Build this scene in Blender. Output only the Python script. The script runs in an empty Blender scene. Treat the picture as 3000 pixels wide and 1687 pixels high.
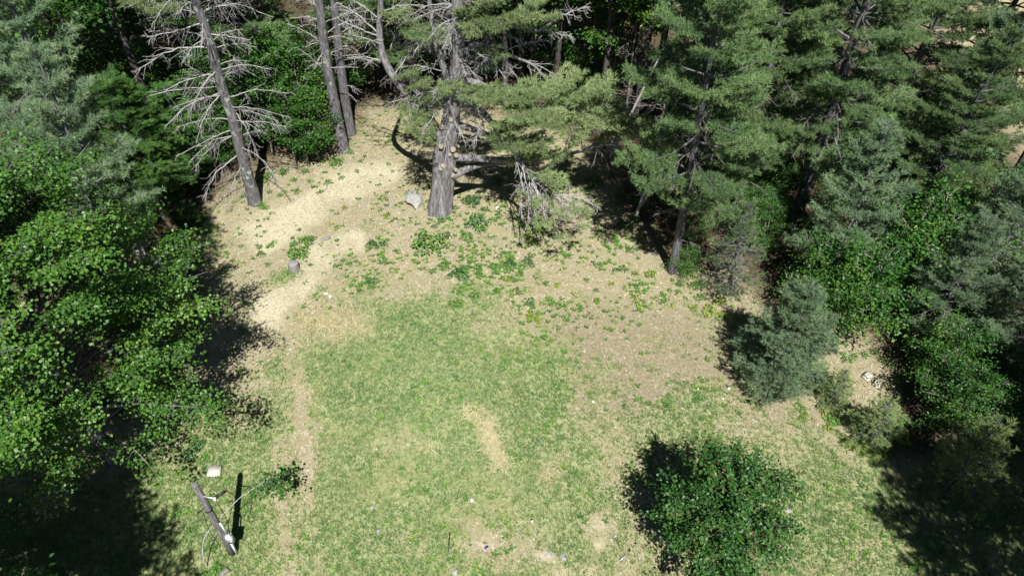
import bpy, bmesh, math, numpy as np
from mathutils import Vector
rad = math.radians
C = bpy.context.scene.collection
SC = bpy.context.scene

# ------------------------------------------------------------------ camera, sky, sun, exposure
CAM_H, FPX, DEP = 22.0, 2150.0, rad(43.87)
cam = bpy.data.cameras.new('camera'); cam.sensor_width = 36.0; cam.lens = FPX / 3000.0 * 36.0
cam.clip_start = 0.1; cam.clip_end = 2000.0
camo = bpy.data.objects.new('camera', cam); C.objects.link(camo)
camo.location = (0, 0, CAM_H); camo.rotation_euler = (math.pi / 2 - DEP, 0, 0)
SC.camera = camo

SUN_D = Vector((-0.125, 0.70, -1.0)).normalized()          # direction the light travels
elev = math.asin(-SUN_D.z)
w = bpy.data.worlds.new('World'); SC.world = w; w.use_nodes = True
nt = w.node_tree; nt.nodes.clear()
sky = nt.nodes.new('ShaderNodeTexSky'); sky.sky_type = 'NISHITA'; sky.sun_disc = False
sky.sun_elevation = elev; sky.sun_rotation = math.atan2(-SUN_D.x, -SUN_D.y)
sky.air_density = 0.4; sky.dust_density = 0.1
bg = nt.nodes.new('ShaderNodeBackground'); bg.inputs['Strength'].default_value = 0.05
wo = nt.nodes.new('ShaderNodeOutputWorld')
nt.links.new(sky.outputs[0], bg.inputs[0]); nt.links.new(bg.outputs[0], wo.inputs[0])
sl = bpy.data.lights.new('sun', 'SUN'); sl.energy = 5.0; sl.angle = rad(0.5); sl.color = (1.0, 0.975, 0.93)
so = bpy.data.objects.new('sun', sl); C.objects.link(so)
so.rotation_euler = SUN_D.to_track_quat('-Z', 'Y').to_euler(); so.location = (0, -20, 60)
SC.view_settings.view_transform = 'Standard'; SC.view_settings.look = 'None'
SC.view_settings.exposure = 0.72; SC.view_settings.gamma = 1.0; SC.view_settings.use_curve_mapping = False
SC.cycles.max_bounces = 5; SC.cycles.diffuse_bounces = 2; SC.cycles.transparent_max_bounces = 4

# ------------------------------------------------------------------ measuring helpers
cD, sD = math.cos(DEP), math.sin(DEP)
def ray(u, v):
    yd = v - 843.5
    return u - 1500.0, FPX * cD - yd * sD, FPX * sD + yd * cD
def P(u, v, z=0.0):                      # the place on the ground (height z) seen at a spot of the photograph
    x, f, d = ray(u, v); t = (CAM_H - z) / d
    return np.array([x * t, f * t, z])
def at(u, v, Y):                         # the place at distance Y
    x, f, d = ray(u, v); t = Y / f
    return np.array([x * t, Y, CAM_H - d * t])
def proj(x, y, z=0.0):
    dn = CAM_H - z; dep = y * cD + dn * sD; dep = np.where(np.abs(dep) < 1e-3, 1e-3, dep)
    return 1500 + FPX * x / dep, 843.5 + FPX * (dn * cD - y * sD) / dep

def vnoise(x, y, s, seed=0):
    r = np.random.RandomState(seed).rand(256, 256)
    x = np.asarray(x) / s + 500.3; y = np.asarray(y) / s + 500.7
    i = np.floor(x).astype(int); j = np.floor(y).astype(int); fx = x - i; fy = y - j
    fx = fx * fx * (3 - 2 * fx); fy = fy * fy * (3 - 2 * fy)
    g = lambda a, b: r[a % 256, b % 256]
    return (g(i, j) * (1 - fx) + g(i + 1, j) * fx) * (1 - fy) + (g(i, j + 1) * (1 - fx) + g(i + 1, j + 1) * fx) * fy
def fbm(x, y, s, seed=0, o=4):
    a, t, n = 1.0, 0.0, 0.0
    for k in range(o):
        n = n + a * vnoise(x, y, s / 2 ** k, seed + k); t += a; a *= 0.55
    return n / t
def gz(x, y):
    return 0.16 * (fbm(x, y, 7.0, 5, 3) - 0.5)
def G(u, v, lift=0.0):
    p = P(u, v); p[2] = float(gz(p[0], p[1])) + lift; return p
def sstep(a, b, x):
    t = np.clip((x - a) / (b - a), 0, 1); return t * t * (3 - 2 * t)

# ------------------------------------------------------------------ mesh helpers
class Soup:
    def __init__(s): s.v, s.t, s.a, s.n = [], [], [], 0
    def add(s, v, t, tone=0.5):
        v = np.asarray(v, float).reshape(-1, 3); t = np.asarray(t, int).reshape(-1, 3)
        s.v.append(v); s.t.append(t + s.n); s.n += len(v)
        s.a.append(np.broadcast_to(np.asarray(tone, float), (len(v),)) if np.ndim(tone) < 1 or len(np.atleast_1d(tone)) == len(v) else np.full(len(v), 0.5))
    def merge(s, o):
        for v, t, a in zip(o.v, o.t, o.a): pass
        if o.n: s.add(np.concatenate(o.v), np.concatenate(o.t), np.concatenate(o.a))
    def mesh(s, name, mat, smooth=False):
        me = bpy.data.meshes.new(name)
        v = np.concatenate(s.v) if s.v else np.zeros((0, 3)); t = np.concatenate(s.t) if s.t else np.zeros((0, 3), int)
        me.vertices.add(len(v)); me.vertices.foreach_set('co', v.astype(np.float32).ravel())
        me.loops.add(len(t) * 3); me.loops.foreach_set('vertex_index', t.astype(np.int32).ravel())
        me.polygons.add(len(t)); me.polygons.foreach_set('loop_start', np.arange(0, len(t) * 3, 3, dtype=np.int32))
        if smooth: me.polygons.foreach_set('use_smooth', np.ones(len(t), bool))
        me.update(calc_edges=True)
        at_ = me.attributes.new('tone', 'FLOAT', 'POINT')
        at_.data.foreach_set('value', np.concatenate(s.a).astype(np.float32) if s.a else np.zeros(0, np.float32))
        me.materials.append(mat)
        return me
    def obj(s, name, mat, parent=None, smooth=False):
        return link(name, s.mesh(name, mat, smooth), parent)
def link(name, me, parent=None):
    o = bpy.data.objects.new(name, me); C.objects.link(o)
    if parent is not None: o.parent = parent
    return o
def tag(o, label=None, cat=None, group=None, kind=None):
    if label: o['label'] = label
    if cat: o['category'] = cat
    if group: o['group'] = group
    if kind: o['kind'] = kind
    return o
def thing(name, loc, label, cat, group=None, rz=0.0, sc=1.0):
    o = link(name, None); o.location = [float(c) for c in loc]; o.rotation_euler = (0, 0, rz)
    o.scale = (sc, sc, sc) if np.ndim(sc) == 0 else sc
    return tag(o, label, cat, group)

def nrm(a): return a / np.maximum(np.linalg.norm(a, axis=-1, keepdims=True), 1e-9)
def tube(pts, r, n=5, cap=False, rough=0.0, seed=0):
    pts = np.asarray(pts, float); r = np.broadcast_to(np.asarray(r, float), (len(pts),))
    tg = nrm(np.gradient(pts, axis=0))
    ref = np.array([1., 0, 0]) if abs(tg[:, 2].mean()) > 0.75 else np.array([0, 0, 1.])
    a = nrm(np.cross(tg, ref)); b = np.cross(tg, a)
    th = np.arange(n) * 2 * math.pi / n
    rr = r[:, None] * np.ones((1, n))
    if callable(rough): rr = rough(rr, pts, th)
    elif rough: rr = rr * (1 + rough * (np.random.RandomState(seed).rand(len(pts), n) - 0.5) * 2)
    v = pts[:, None] + rr[..., None] * (np.cos(th)[None, :, None] * a[:, None] + np.sin(th)[None, :, None] * b[:, None])
    v = v.reshape(-1, 3); m = len(pts)
    i = np.arange(m - 1)[:, None] * n; j = np.arange(n)[None]; k = (j + 1) % n
    q = np.stack([i + j, i + k, i + n + k, i + n + j], -1).reshape(-1, 4)
    t = np.concatenate([q[:, [0, 1, 2]], q[:, [0, 2, 3]]])
    if cap:
        v = np.concatenate([v, pts[-1:], pts[:1]]); e = (m - 1) * n; jj = np.arange(n)
        t = np.concatenate([t, np.stack([e + jj, e + (jj + 1) % n, np.full(n, m * n)], -1), np.stack([(jj + 1) % n, jj, np.full(n, m * n + 1)], -1)])
    return v, t
def curve(p, n=8):                       # smooth path through points
    p = np.asarray(p, float); k = len(p)
    if k == 2: return p[0] + np.linspace(0, 1, n)[:, None] * (p[1] - p[0])
    e = np.concatenate([2 * p[:1] - p[1:2], p, 2 * p[-1:] - p[-2:-1]]); out = []
    for i in range(k - 1):
        t = np.linspace(0, 1, n, endpoint=(i == k - 2))[:, None]
        a, b, c, d = e[i], e[i + 1], e[i + 2], e[i + 3]
        out.append(0.5 * (2 * b + (c - a) * t + (2 * a - 5 * b + 4 * c - d) * t ** 2 + (3 * b - a - 3 * c + d) * t ** 3))
    return np.concatenate(out)
def box(cx, cy, cz, sx, sy, sz, R=None, bev=0.0):
    v = np.array([[x, y, z] for z in (-1, 1) for x, y in ((-1, -1), (1, -1), (1, 1), (-1, 1))], float) * 0.5 * np.array([sx, sy, sz])
    f = [[0, 2, 1], [0, 3, 2], [4, 5, 6], [4, 6, 7]]
    for i in range(4):
        j = (i + 1) % 4; f += [[i, j, j + 4], [i, j + 4, i + 4]]
    if R is not None: v = v @ np.asarray(R).T
    return v + np.array([cx, cy, cz]), np.array(f)
def rot(rx=0, ry=0, rz=0):
    cx, sx, cy, sy, cz, sz = math.cos(rx), math.sin(rx), math.cos(ry), math.sin(ry), math.cos(rz), math.sin(rz)
    return np.array([[cz, -sz, 0], [sz, cz, 0], [0, 0, 1]]) @ np.array([[cy, 0, sy], [0, 1, 0], [-sy, 0, cy]]) @ np.array([[1, 0, 0], [0, cx, -sx], [0, sx, cx]])
def beam(p, q, wd, th):                  # a squared timber between two points
    p, q = np.asarray(p, float), np.asarray(q, float); d = q - p; L = np.linalg.norm(d); z = d / L
    x = nrm(np.cross(z, [0, 0, 1.]) if abs(z[2]) < 0.95 else np.array([1., 0, 0])); y = np.cross(z, x)
    return box(*((p + q) / 2), wd, th, L, np.stack([x, y, z], 1))
def inst(tv, tt, M, T):
    v = np.einsum('nij,kj->nki', M, tv) + T[:, None]
    t = tt[None] + (np.arange(len(T)) * len(tv))[:, None, None]
    return v.reshape(-1, 3), t.reshape(-1, 3)
def frames(d, rng, up=None):             # columns x, y, z with z along d
    z = nrm(d); rv = rng.normal(size=z.shape) if up is None else up
    x = nrm(np.cross(rv, z)); y = np.cross(z, x)
    return np.stack([x, y, z], -1)

# ------------------------------------------------------------------ materials
def newmat(name):
    m = bpy.data.materials.new(name); m.use_nodes = True; t = m.node_tree; t.nodes.clear()
    return m, t, t.nodes.new, t.links.new
def ramp(N, stops):
    r = N('ShaderNodeValToRGB'); e = r.color_ramp.elements
    while len(e) > 1: e.remove(e[-1])
    e[0].position = stops[0][0]; e[0].color = (*stops[0][1], 1)
    for p, c in stops[1:]:
        x = e.new(p); x.color = (*c, 1)
    return r
def leafmat(name, stops, rough=0.45, trans=0.3, spec=0.35):
    m, t, N, L = newmat(name)
    a = N('ShaderNodeAttribute'); a.attribute_name = 'tone'; r = ramp(N, stops); L(a.outputs['Fac'], r.inputs[0])
    oi = N('ShaderNodeObjectInfo'); hs = N('ShaderNodeHueSaturation'); mr = N('ShaderNodeMapRange')
    L(oi.outputs['Random'], mr.inputs[0]); mr.inputs[3].default_value = 0.85; mr.inputs[4].default_value = 1.12
    L(mr.outputs[0], hs.inputs['Value']); L(r.outputs[0], hs.inputs['Color'])
    b = N('ShaderNodeBsdfPrincipled'); b.inputs['Roughness'].default_value = rough; b.inputs['Specular IOR Level'].default_value = spec
    L(hs.outputs[0], b.inputs['Base Color'])
    tr = N('ShaderNodeBsdfTranslucent'); L(hs.outputs[0], tr.inputs[0])
    mx = N('ShaderNodeMixShader'); mx.inputs[0].default_value = trans; L(b.outputs[0], mx.inputs[1]); L(tr.outputs[0], mx.inputs[2])
    o = N('ShaderNodeOutputMaterial'); L(mx.outputs[0], o.inputs[0]); return m
def barkmat(name, c1, c2, c3, sc=(9, 9, 1.6), bump=0.6, lichen=None):
    m, t, N, L = newmat(name)
    tc = N('ShaderNodeTexCoord'); mp = N('ShaderNodeMapping'); mp.inputs['Scale'].default_value = sc; L(tc.outputs['Object'], mp.inputs[0])
    n = N('ShaderNodeTexNoise'); n.inputs['Scale'].default_value = 1.6; n.inputs['Detail'].default_value = 7; n.inputs['Roughness'].default_value = 0.65; L(mp.outputs[0], n.inputs['Vector'])
    r = ramp(N, [(0.3, c1), (0.5, c2), (0.7, c3)]); L(n.outputs[0], r.inputs[0]); col = r.outputs[0]
    if lichen:
        n2 = N('ShaderNodeTexNoise'); n2.inputs['Scale'].default_value = 3.0; n2.inputs['Detail'].default_value = 5; L(tc.outputs['Object'], n2.inputs['Vector'])
        r2 = ramp(N, [(0.56, (0, 0, 0)), (0.66, (1, 1, 1))]); L(n2.outputs[0], r2.inputs[0])
        mx = N('ShaderNodeMix'); mx.data_type = 'RGBA'; L(r2.outputs[0], mx.inputs[0]); L(col, mx.inputs[6]); mx.inputs[7].default_value = (*lichen, 1); col = mx.outputs[2]
    b = N('ShaderNodeBsdfPrincipled'); b.inputs['Roughness'].default_value = 0.9; b.inputs['Specular IOR Level'].default_value = 0.2; L(col, b.inputs['Base Color'])
    bp = N('ShaderNodeBump'); bp.inputs['Strength'].default_value = bump; bp.inputs['Distance'].default_value = 0.05; L(n.outputs[0], bp.inputs['Height']); L(bp.outputs[0], b.inputs['Normal'])
    o = N('ShaderNodeOutputMaterial'); L(b.outputs[0], o.inputs[0]); return m
def plainmat(name, c1, c2, scale=8.0, rough=0.8, metal=0.0, bump=0.2, spec=0.3):
    m, t, N, L = newmat(name)
    tc = N('ShaderNodeTexCoord'); n = N('ShaderNodeTexNoise'); n.inputs['Scale'].default_value = scale; n.inputs['Detail'].default_value = 6; L(tc.outputs['Object'], n.inputs['Vector'])
    r = ramp(N, [(0.3, c1), (0.7, c2)]); L(n.outputs[0], r.inputs[0])
    b = N('ShaderNodeBsdfPrincipled'); b.inputs['Roughness'].default_value = rough; b.inputs['Metallic'].default_value = metal; b.inputs['Specular IOR Level'].default_value = spec; L(r.outputs[0], b.inputs['Base Color'])
    bp = N('ShaderNodeBump'); bp.inputs['Strength'].default_value = bump; bp.inputs['Distance'].default_value = 0.02; L(n.outputs[0], bp.inputs['Height']); L(bp.outputs[0], b.inputs['Normal'])
    o = N('ShaderNodeOutputMaterial'); L(b.outputs[0], o.inputs[0]); return m

M = {}
M['pine'] = leafmat('pine_needles', [(0.0, (0.085, 0.155, 0.065)), (0.5, (0.15, 0.24, 0.095)), (1.0, (0.225, 0.32, 0.12))], 0.55, 0.34, 0.25)
M['pine_blue'] = leafmat('blue_pine_needles', [(0.0, (0.12, 0.2, 0.11)), (0.5, (0.195, 0.3, 0.16)), (1.0, (0.28, 0.38, 0.195))], 0.55, 0.34, 0.25)
M['pine_pale'] = leafmat('pale_pine_needles', [(0.0, (0.14, 0.2, 0.085)), (0.5, (0.225, 0.305, 0.13)), (1.0, (0.32, 0.4, 0.18))], 0.55, 0.34, 0.25)
M['pine_light'] = leafmat('light_pine_needles', [(0.0, (0.15, 0.23, 0.08)), (0.5, (0.24, 0.34, 0.125)), (1.0, (0.34, 0.44, 0.16))], 0.55, 0.36, 0.25)
M['hemlock'] = leafmat('hemlock_sprays', [(0.0, (0.03, 0.085, 0.02)), (0.5, (0.06, 0.15, 0.03)), (1.0, (0.11, 0.21, 0.04))], 0.5, 0.25, 0.3)
M['maple'] = leafmat('maple_leaves', [(0.0, (0.04, 0.11, 0.02)), (0.5, (0.075, 0.185, 0.028)), (0.93, (0.13, 0.26, 0.04)), (1.0, (0.2, 0.3, 0.05))], 0.42, 0.32, 0.4)
M['red_maple'] = leafmat('red_tipped_maple_leaves', [(0.0, (0.025, 0.085, 0.02)), (0.5, (0.052, 0.15, 0.03)), (0.92, (0.1, 0.2, 0.04)), (0.97, (0.14, 0.18, 0.05)), (1.0, (0.2, 0.12, 0.06))], 0.42, 0.3, 0.38)
M['under'] = leafmat('understory_leaves', [(0.0, (0.02, 0.075, 0.015)), (0.5, (0.045, 0.14, 0.022)), (1.0, (0.12, 0.24, 0.03))], 0.42, 0.32, 0.35)
M['weed'] = leafmat('weed_leaves', [(0.0, (0.05, 0.14, 0.035)), (0.5, (0.1, 0.235, 0.04)), (1.0, (0.2, 0.35, 0.05))], 0.45, 0.28, 0.35)
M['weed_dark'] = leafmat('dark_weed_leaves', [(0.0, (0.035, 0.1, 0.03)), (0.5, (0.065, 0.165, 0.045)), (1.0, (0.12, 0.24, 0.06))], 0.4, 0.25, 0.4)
M['weed_yellow'] = leafmat('yellow_weed_leaves', [(0.0, (0.11, 0.21, 0.025)), (0.5, (0.22, 0.33, 0.04)), (1.0, (0.42, 0.42, 0.06))], 0.45, 0.28, 0.35)
M['bark'] = barkmat('grey_bark', (0.042, 0.04, 0.044), (0.12, 0.115, 0.121), (0.235, 0.227, 0.235))
M['bark_big'] = barkmat('big_pine_bark', (0.045, 0.042, 0.046), (0.185, 0.176, 0.182), (0.37, 0.355, 0.36), (6, 6, 1.2), 1.0)
M['bark_dark'] = barkmat('dark_bark', (0.03, 0.027, 0.025), (0.075, 0.065, 0.06), (0.15, 0.13, 0.12))
M['bark_lichen'] = barkmat('lichen_bark', (0.04, 0.038, 0.042), (0.115, 0.11, 0.116), (0.23, 0.222, 0.23), lichen=(0.33, 0.35, 0.29))
M['dead'] = barkmat('dead_grey_wood', (0.17, 0.165, 0.16), (0.33, 0.32, 0.315), (0.52, 0.51, 0.5), (14, 14, 14), 0.3)
M['twig'] = barkmat('brown_grey_twig', (0.11, 0.095, 0.085), (0.2, 0.175, 0.16), (0.32, 0.29, 0.265), (14, 14, 14), 0.2)
M['birch'] = barkmat('pale_thin_bark', (0.16, 0.15, 0.14), (0.34, 0.33, 0.31), (0.5, 0.49, 0.46), (5, 5, 12), 0.2)
M['cut'] = plainmat('sawn_wood', (0.24, 0.205, 0.14), (0.4, 0.35, 0.25), 14)
M['rock'] = plainmat('pale_granite', (0.22, 0.215, 0.2), (0.4, 0.39, 0.365), 7, 0.9, 0, 0.6)
M['rock_grey'] = plainmat('grey_stone', (0.26, 0.25, 0.26), (0.42, 0.41, 0.41), 9, 0.9, 0, 0.5)
M['rock_white'] = plainmat('white_stone', (0.6, 0.59, 0.56), (0.78, 0.77, 0.74), 9, 0.8, 0, 0.4)
M['stump'] = plainmat('weathered_stump', (0.14, 0.12, 0.11), (0.3, 0.27, 0.26), 12, 0.95, 0, 0.6)
M['pole'] = barkmat('creosote_pole_wood', (0.05, 0.047, 0.047), (0.15, 0.143, 0.14), (0.36, 0.345, 0.33), (22, 22, 1.4), 0.5)
M['white_plastic'] = plainmat('white_pvc', (0.68, 0.69, 0.7), (0.8, 0.8, 0.8), 5, 0.45, 0, 0.05)
M['grey_metal'] = plainmat('grey_painted_metal', (0.4, 0.43, 0.46), (0.55, 0.57, 0.6), 6, 0.4, 0.3, 0.05)
M['black'] = plainmat('black_plastic', (0.012, 0.012, 0.014), (0.03, 0.03, 0.03), 6, 0.5, 0, 0.1)
M['rust'] = plainmat('rusty_iron', (0.09, 0.05, 0.03), (0.2, 0.12, 0.07), 20, 0.9, 0.2, 0.3)
M['timber'] = barkmat('weathered_timber', (0.12, 0.115, 0.115), (0.25, 0.24, 0.24), (0.38, 0.37, 0.37), (14, 14, 2), 0.3)
M['concrete'] = plainmat('pale_concrete', (0.42, 0.4, 0.33), (0.56, 0.53, 0.46), 14, 0.9, 0, 0.3)
M['blue'] = plainmat('blue_plastic', (0.01, 0.03, 0.25), (0.03, 0.06, 0.4), 6, 0.4, 0, 0.05)
M['cable'] = plainmat('pale_grey_cable', (0.4, 0.39, 0.36), (0.55, 0.53, 0.5), 6, 0.6, 0, 0.05)

# ------------------------------------------------------------------ ground: zones laid out on the land
def poly_sd(u, v, poly):
    p = np.asarray(poly, float); n = len(p); d = np.full(u.shape, 1e18); ins = np.zeros(u.shape, bool)
    for i in range(n):
        a, b = p[i], p[(i + 1) % n]; e = b - a
        t = np.clip(((u - a[0]) * e[0] + (v - a[1]) * e[1]) / (e @ e), 0, 1)
        d = np.minimum(d, (u - a[0] - t * e[0]) ** 2 + (v - a[1] - t * e[1]) ** 2)
        c = ((a[1] > v) != (b[1] > v)) & (u < (b[0] - a[0]) * (v - a[1]) / (b[1] - a[1] + 1e-9) + a[0]); ins ^= c
    d = np.sqrt(d); return np.where(ins, d, -d)
def line_d(u, v, pts):
    p = np.asarray(pts, float); d = np.full(u.shape, 1e18)
    for i in range(len(p) - 1):
        a, b = p[i], p[i + 1]; e = b - a; t = np.clip(((u - a[0]) * e[0] + (v - a[1]) * e[1]) / (e @ e), 0, 1)
        d = np.minimum(d, (u - a[0] - t * e[0]) ** 2 + (v - a[1] - t * e[1]) ** 2)
    return np.sqrt(d)
LAWN = [(560, 1240), (700, 1240), (760, 1180), (830, 1060), (835, 930), (930, 900), (1050, 890), (1130, 905), (1210, 880), (1320, 915), (1480, 960), (1610, 985), (1690, 1100), (1760, 1235), (2000, 1225), (2230, 1230), (2420, 1290), (2560, 1340), (3100, 1350), (3200, 1900), (-300, 1900), (-300, 1500), (300, 1420)]
CLEAR = [(560, 640), (700, 540), (800, 500), (1000, 430), (1080, 330), (1250, 290), (1500, 330), (1650, 400), (1780, 480), (1830, 640), (1980, 790), (2150, 760), (2260, 900), (2500, 930), (2620, 1060), (2560, 1330), (3100, 1330), (3200, 1900), (-300, 1900), (-300, 1400), (500, 1200), (640, 900)]
DIRT = [(1600, 900), (1800, 900), (2060, 890), (2240, 1140), (2450, 1210), (2350, 1260), (2050, 1225), (1740, 1225), (1640, 1100), (1560, 980)]
FIELD = [(2700, -200), (2760, 120), (2800, 330), (2900, 420), (3100, 520), (4200, 520), (4200, -400), (2700, -400)]
def zones(x, y):
    u, v = proj(x, y, 0.0); ok = y > 1.0
    u = np.where(ok, u, 1500); v = np.where(ok, v, 1900); u = np.clip(u, -3000, 6000); v = np.clip(v, -900, 3000)
    wu = u + 60 * (fbm(x, y, 2.2, 21) - 0.5) + 120 * (fbm(x, y, 5, 31) - 0.5); wv = v + 50 * (fbm(x, y, 2.2, 41) - 0.5) + 90 * (fbm(x, y, 5, 51) - 0.5)
    n1, n2, n3 = fbm(x, y, 2.6, 61), fbm(x, y, 0.9, 71), fbm(x, y, 0.3, 81, 2)
    g = 0.64 * sstep(-170, 160, poly_sd(wu, wv, LAWN)) + 0.08
    def blob(cu, cv, ru, rv): return np.exp(-(((wu - cu) / ru) ** 2 + ((wv - cv) / rv) ** 2))
    for cu, cv, ru, rv, a in [(1080, 1090, 160, 110, .45), (1300, 1080, 220, 90, .4), (1330, 1160, 180, 90, .4), (1480, 1130, 130, 80, .25), (1180, 940, 70, 40, .35), (1300, 960, 90, 50, .25), (1450, 1300, 160, 60, .2), (900, 1350, 50, 200, .1), (1000, 1500, 120, 180, .3), (1180, 1390, 150, 80, .1), (640, 1300, 80, 80, .4), (600, 1480, 60, 150, .4), (740, 1560, 70, 120, .35), (1950, 1240, 120, 40, .25),
                              (850, 810, 45, 32, .75), (800, 830, 50, 25, .3), (1415, 880, 60, 45, .35), (1330, 900, 60, 40, .25), (2370, 1500, 60, 80, .15), (2100, 1200, 120, 30, .15), (1900, 1010, 60, 30, .1), (620, 730, 60, 50, .3), (2480, 1420, 200, 200, .12), (700, 790, 50, 25, .25)]:
        g = g + a * blob(cu, cv, ru, rv)
    for cu, cv, ru, rv, a in [(870, 1270, 55, 140, .55), (910, 1480, 32, 170, .55), (830, 1500, 22, 150, .35), (1400, 1250, 60, 90, .4), (1220, 1290, 110, 45, .35), (1740, 1550, 60, 60, .28), (1560, 1630, 80, 50, .25), (1390, 1610, 60, 40, .25), (2250, 1400, 120, 160, .25), (1850, 1400, 120, 160, .22), (1900, 1600, 160, 90, .25), (960, 960, 90, 40, .3), (1600, 1250, 60, 50, .15), (1500, 1560, 120, 80, .15), (620, 1600, 60, 50, .3)]:
        g = g - a * blob(cu, cv, ru, rv)
    g = g - .34 * sstep(26, 6, line_d(u + 20 * (n1 - .5), v, [(800, 1300), (825, 1450), (850, 1687), (870, 1900)])) - .34 * sstep(30, 6, line_d(u + 20 * (n1 - .5), v, [(880, 1100), (895, 1350), (940, 1687), (970, 1900)]))
    grass = np.clip(g + 0.45 * (n1 - 0.5) + 0.68 * (n2 - 0.5) + 0.45 * (n3 - 0.5), 0, 1)
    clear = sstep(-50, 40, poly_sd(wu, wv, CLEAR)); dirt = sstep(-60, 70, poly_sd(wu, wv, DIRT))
    sand = sstep(75, 15, line_d(wu, wv, [(740, 690), (860, 630), (960, 560), (1100, 500)])) + 0.8 * sstep(55, 20, line_d(wu, wv, [(1050, 720), (930, 740), (890, 830), (800, 920)]))
    for cu, cv, ru, rv in [(800, 905, 60, 48), (1745, 1530, 30, 24), (1740, 1590, 22, 16), (1560, 1625, 28, 14), (1620, 1665, 28, 18), (1400, 1605, 30, 18), (1700, 1660, 40, 16)]:
        sand = sand + 0.9 * blob(cu, cv, ru, rv)
    sand = np.clip(sand * (0.25 + 1.1 * n2) + .5 * (n3 - .5) * (sand > .05), 0, 0.9) * clear
    straw = 1.0 * blob(960, 950, 110, 55) + 0.9 * sstep(50, 5, line_d(wu, wv, [(1360, 1190), (1395, 1250), (1440, 1350)])) + 0.3 * blob(1230, 1290, 110, 50) + 0.5 * blob(1610, 1350, 60, 80) + 0.4 * blob(850, 1080, 30, 60)
    field = sstep(-40, 60, poly_sd(wu, wv, FIELD))
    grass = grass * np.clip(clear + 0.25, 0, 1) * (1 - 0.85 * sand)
    return grass, dirt, sand, np.clip(straw * sstep(.34, .7, n2 * .6 + n3 * .4) * .4, 0, .36), np.clip(clear, 0, 1), field

fx = np.arange(-26, 26.01, 0.16); fy = np.arange(7.0, 52.01, 0.16)
gx = np.concatenate([[-400, -200, -110, -70, -48, -36, -30], fx, [30, 36, 48, 70, 110, 200, 400]])
gy = np.concatenate([[-200, -90, -40, -18, -6, 1, 4.5], fy, [56, 62, 72, 90, 140, 250, 500]])
X, Y = np.meshgrid(gx, gy, indexing='ij'); x, y = X.ravel(), Y.ravel()
zg, zd, zs, zst, zc, zf = zones(x, y)
Z = gz(x, y) + 0.02 * (fbm(x, y, 0.5, 91, 2) - 0.5) + 0.015 * zg
nx, ny = len(gx), len(gy)
i, j = np.meshgrid(np.arange(nx - 1), np.arange(ny - 1), indexing='ij'); a = (i * ny + j).ravel()
q = np.stack([a, a + ny, a + ny + 1, a + 1], -1)
me = bpy.data.meshes.new('ground'); me.from_pydata([], [], [])
me.vertices.add(len(x)); me.vertices.foreach_set('co', np.stack([x, y, Z], -1).astype(np.float32).ravel())
me.loops.add(q.size); me.loops.foreach_set('vertex_index', q.astype(np.int32).ravel())
me.polygons.add(len(q)); me.polygons.foreach_set('loop_start', np.arange(0, q.size, 4, dtype=np.int32)); me.polygons.foreach_set('use_smooth', np.ones(len(q), bool)); me.update(calc_edges=True)
for nm, arr in (('grass', zg), ('dirt', zd), ('sand', zs), ('straw', zst), ('clear', zc), ('field', zf)):
    me.attributes.new(nm, 'FLOAT', 'POINT').data.foreach_set('value', arr.astype(np.float32))
m, t, N, L = newmat('clearing_soil')
def attr(nm):
    n = N('ShaderNodeAttribute'); n.attribute_name = nm; return n.outputs['Fac']
tc = N('ShaderNodeTexCoord')
def noise(s, d=5, r=0.6):
    n = N('ShaderNodeTexNoise'); n.inputs['Scale'].default_value = s; n.inputs['Detail'].default_value = d; n.inputs['Roughness'].default_value = r; L(tc.outputs['Object'], n.inputs['Vector']); return n.outputs[0]
def mixc(f, a, b):
    n = N('ShaderNodeMix'); n.data_type = 'RGBA'
    L(f, n.inputs[0])
    for k, c in ((6, a), (7, b)):
        if isinstance(c, tuple): n.inputs[k].default_value = (*c, 1)
        else: L(c, n.inputs[k])
    return n.outputs[2]
nf, nm_, nl = noise(11, 8, 0.75), noise(2.3, 6, 0.65), noise(0.45, 4)
def rc(src, stops):
    r = ramp(N, stops); L(src, r.inputs[0]); return r.outputs[0]
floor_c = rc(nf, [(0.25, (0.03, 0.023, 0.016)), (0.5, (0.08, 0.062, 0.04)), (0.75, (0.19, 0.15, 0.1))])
chip_c = rc(nf, [(0.28, (0.115, 0.1, 0.06)), (0.45, (0.265, 0.24, 0.155)), (0.6, (0.385, 0.355, 0.24)), (0.78, (0.6, 0.565, 0.44))])
soil_c = rc(nm_, [(0.3, (0.15, 0.13, 0.065)), (0.55, (0.26, 0.23, 0.125)), (0.75, (0.36, 0.325, 0.2))])
chip2 = mixc(rc(nm_, [(0.42, (0, 0, 0)), (0.62, (0.85, 0.85, 0.85))]), chip_c, soil_c)
dirt_c = rc(nf, [(0.25, (0.115, 0.09, 0.058)), (0.5, (0.215, 0.18, 0.12)), (0.75, (0.37, 0.33, 0.24))])
sand_c = rc(nf, [(0.25, (0.3, 0.27, 0.175)), (0.5, (0.46, 0.425, 0.295)), (0.75, (0.63, 0.595, 0.46))])
straw_c = rc(nf, [(0.3, (0.26, 0.25, 0.12)), (0.7, (0.46, 0.43, 0.25))])
grs_c = rc(nm_, [(0.3, (0.15, 0.22, 0.075)), (0.5, (0.21, 0.26, 0.105)), (0.72, (0.27, 0.3, 0.145))])
grs2 = mixc(rc(nf, [(0.35, (0, 0, 0)), (0.75, (1, 1, 1))]), grs_c, (0.4, 0.37, 0.21))
field_c = rc(nf, [(0.3, (0.3, 0.26, 0.15)), (0.7, (0.45, 0.4, 0.26))])
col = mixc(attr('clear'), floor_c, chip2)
dm = N('ShaderNodeMath'); dm.operation = 'MULTIPLY'; L(attr('dirt'), dm.inputs[0]); dm.inputs[1].default_value = 0.6
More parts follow.
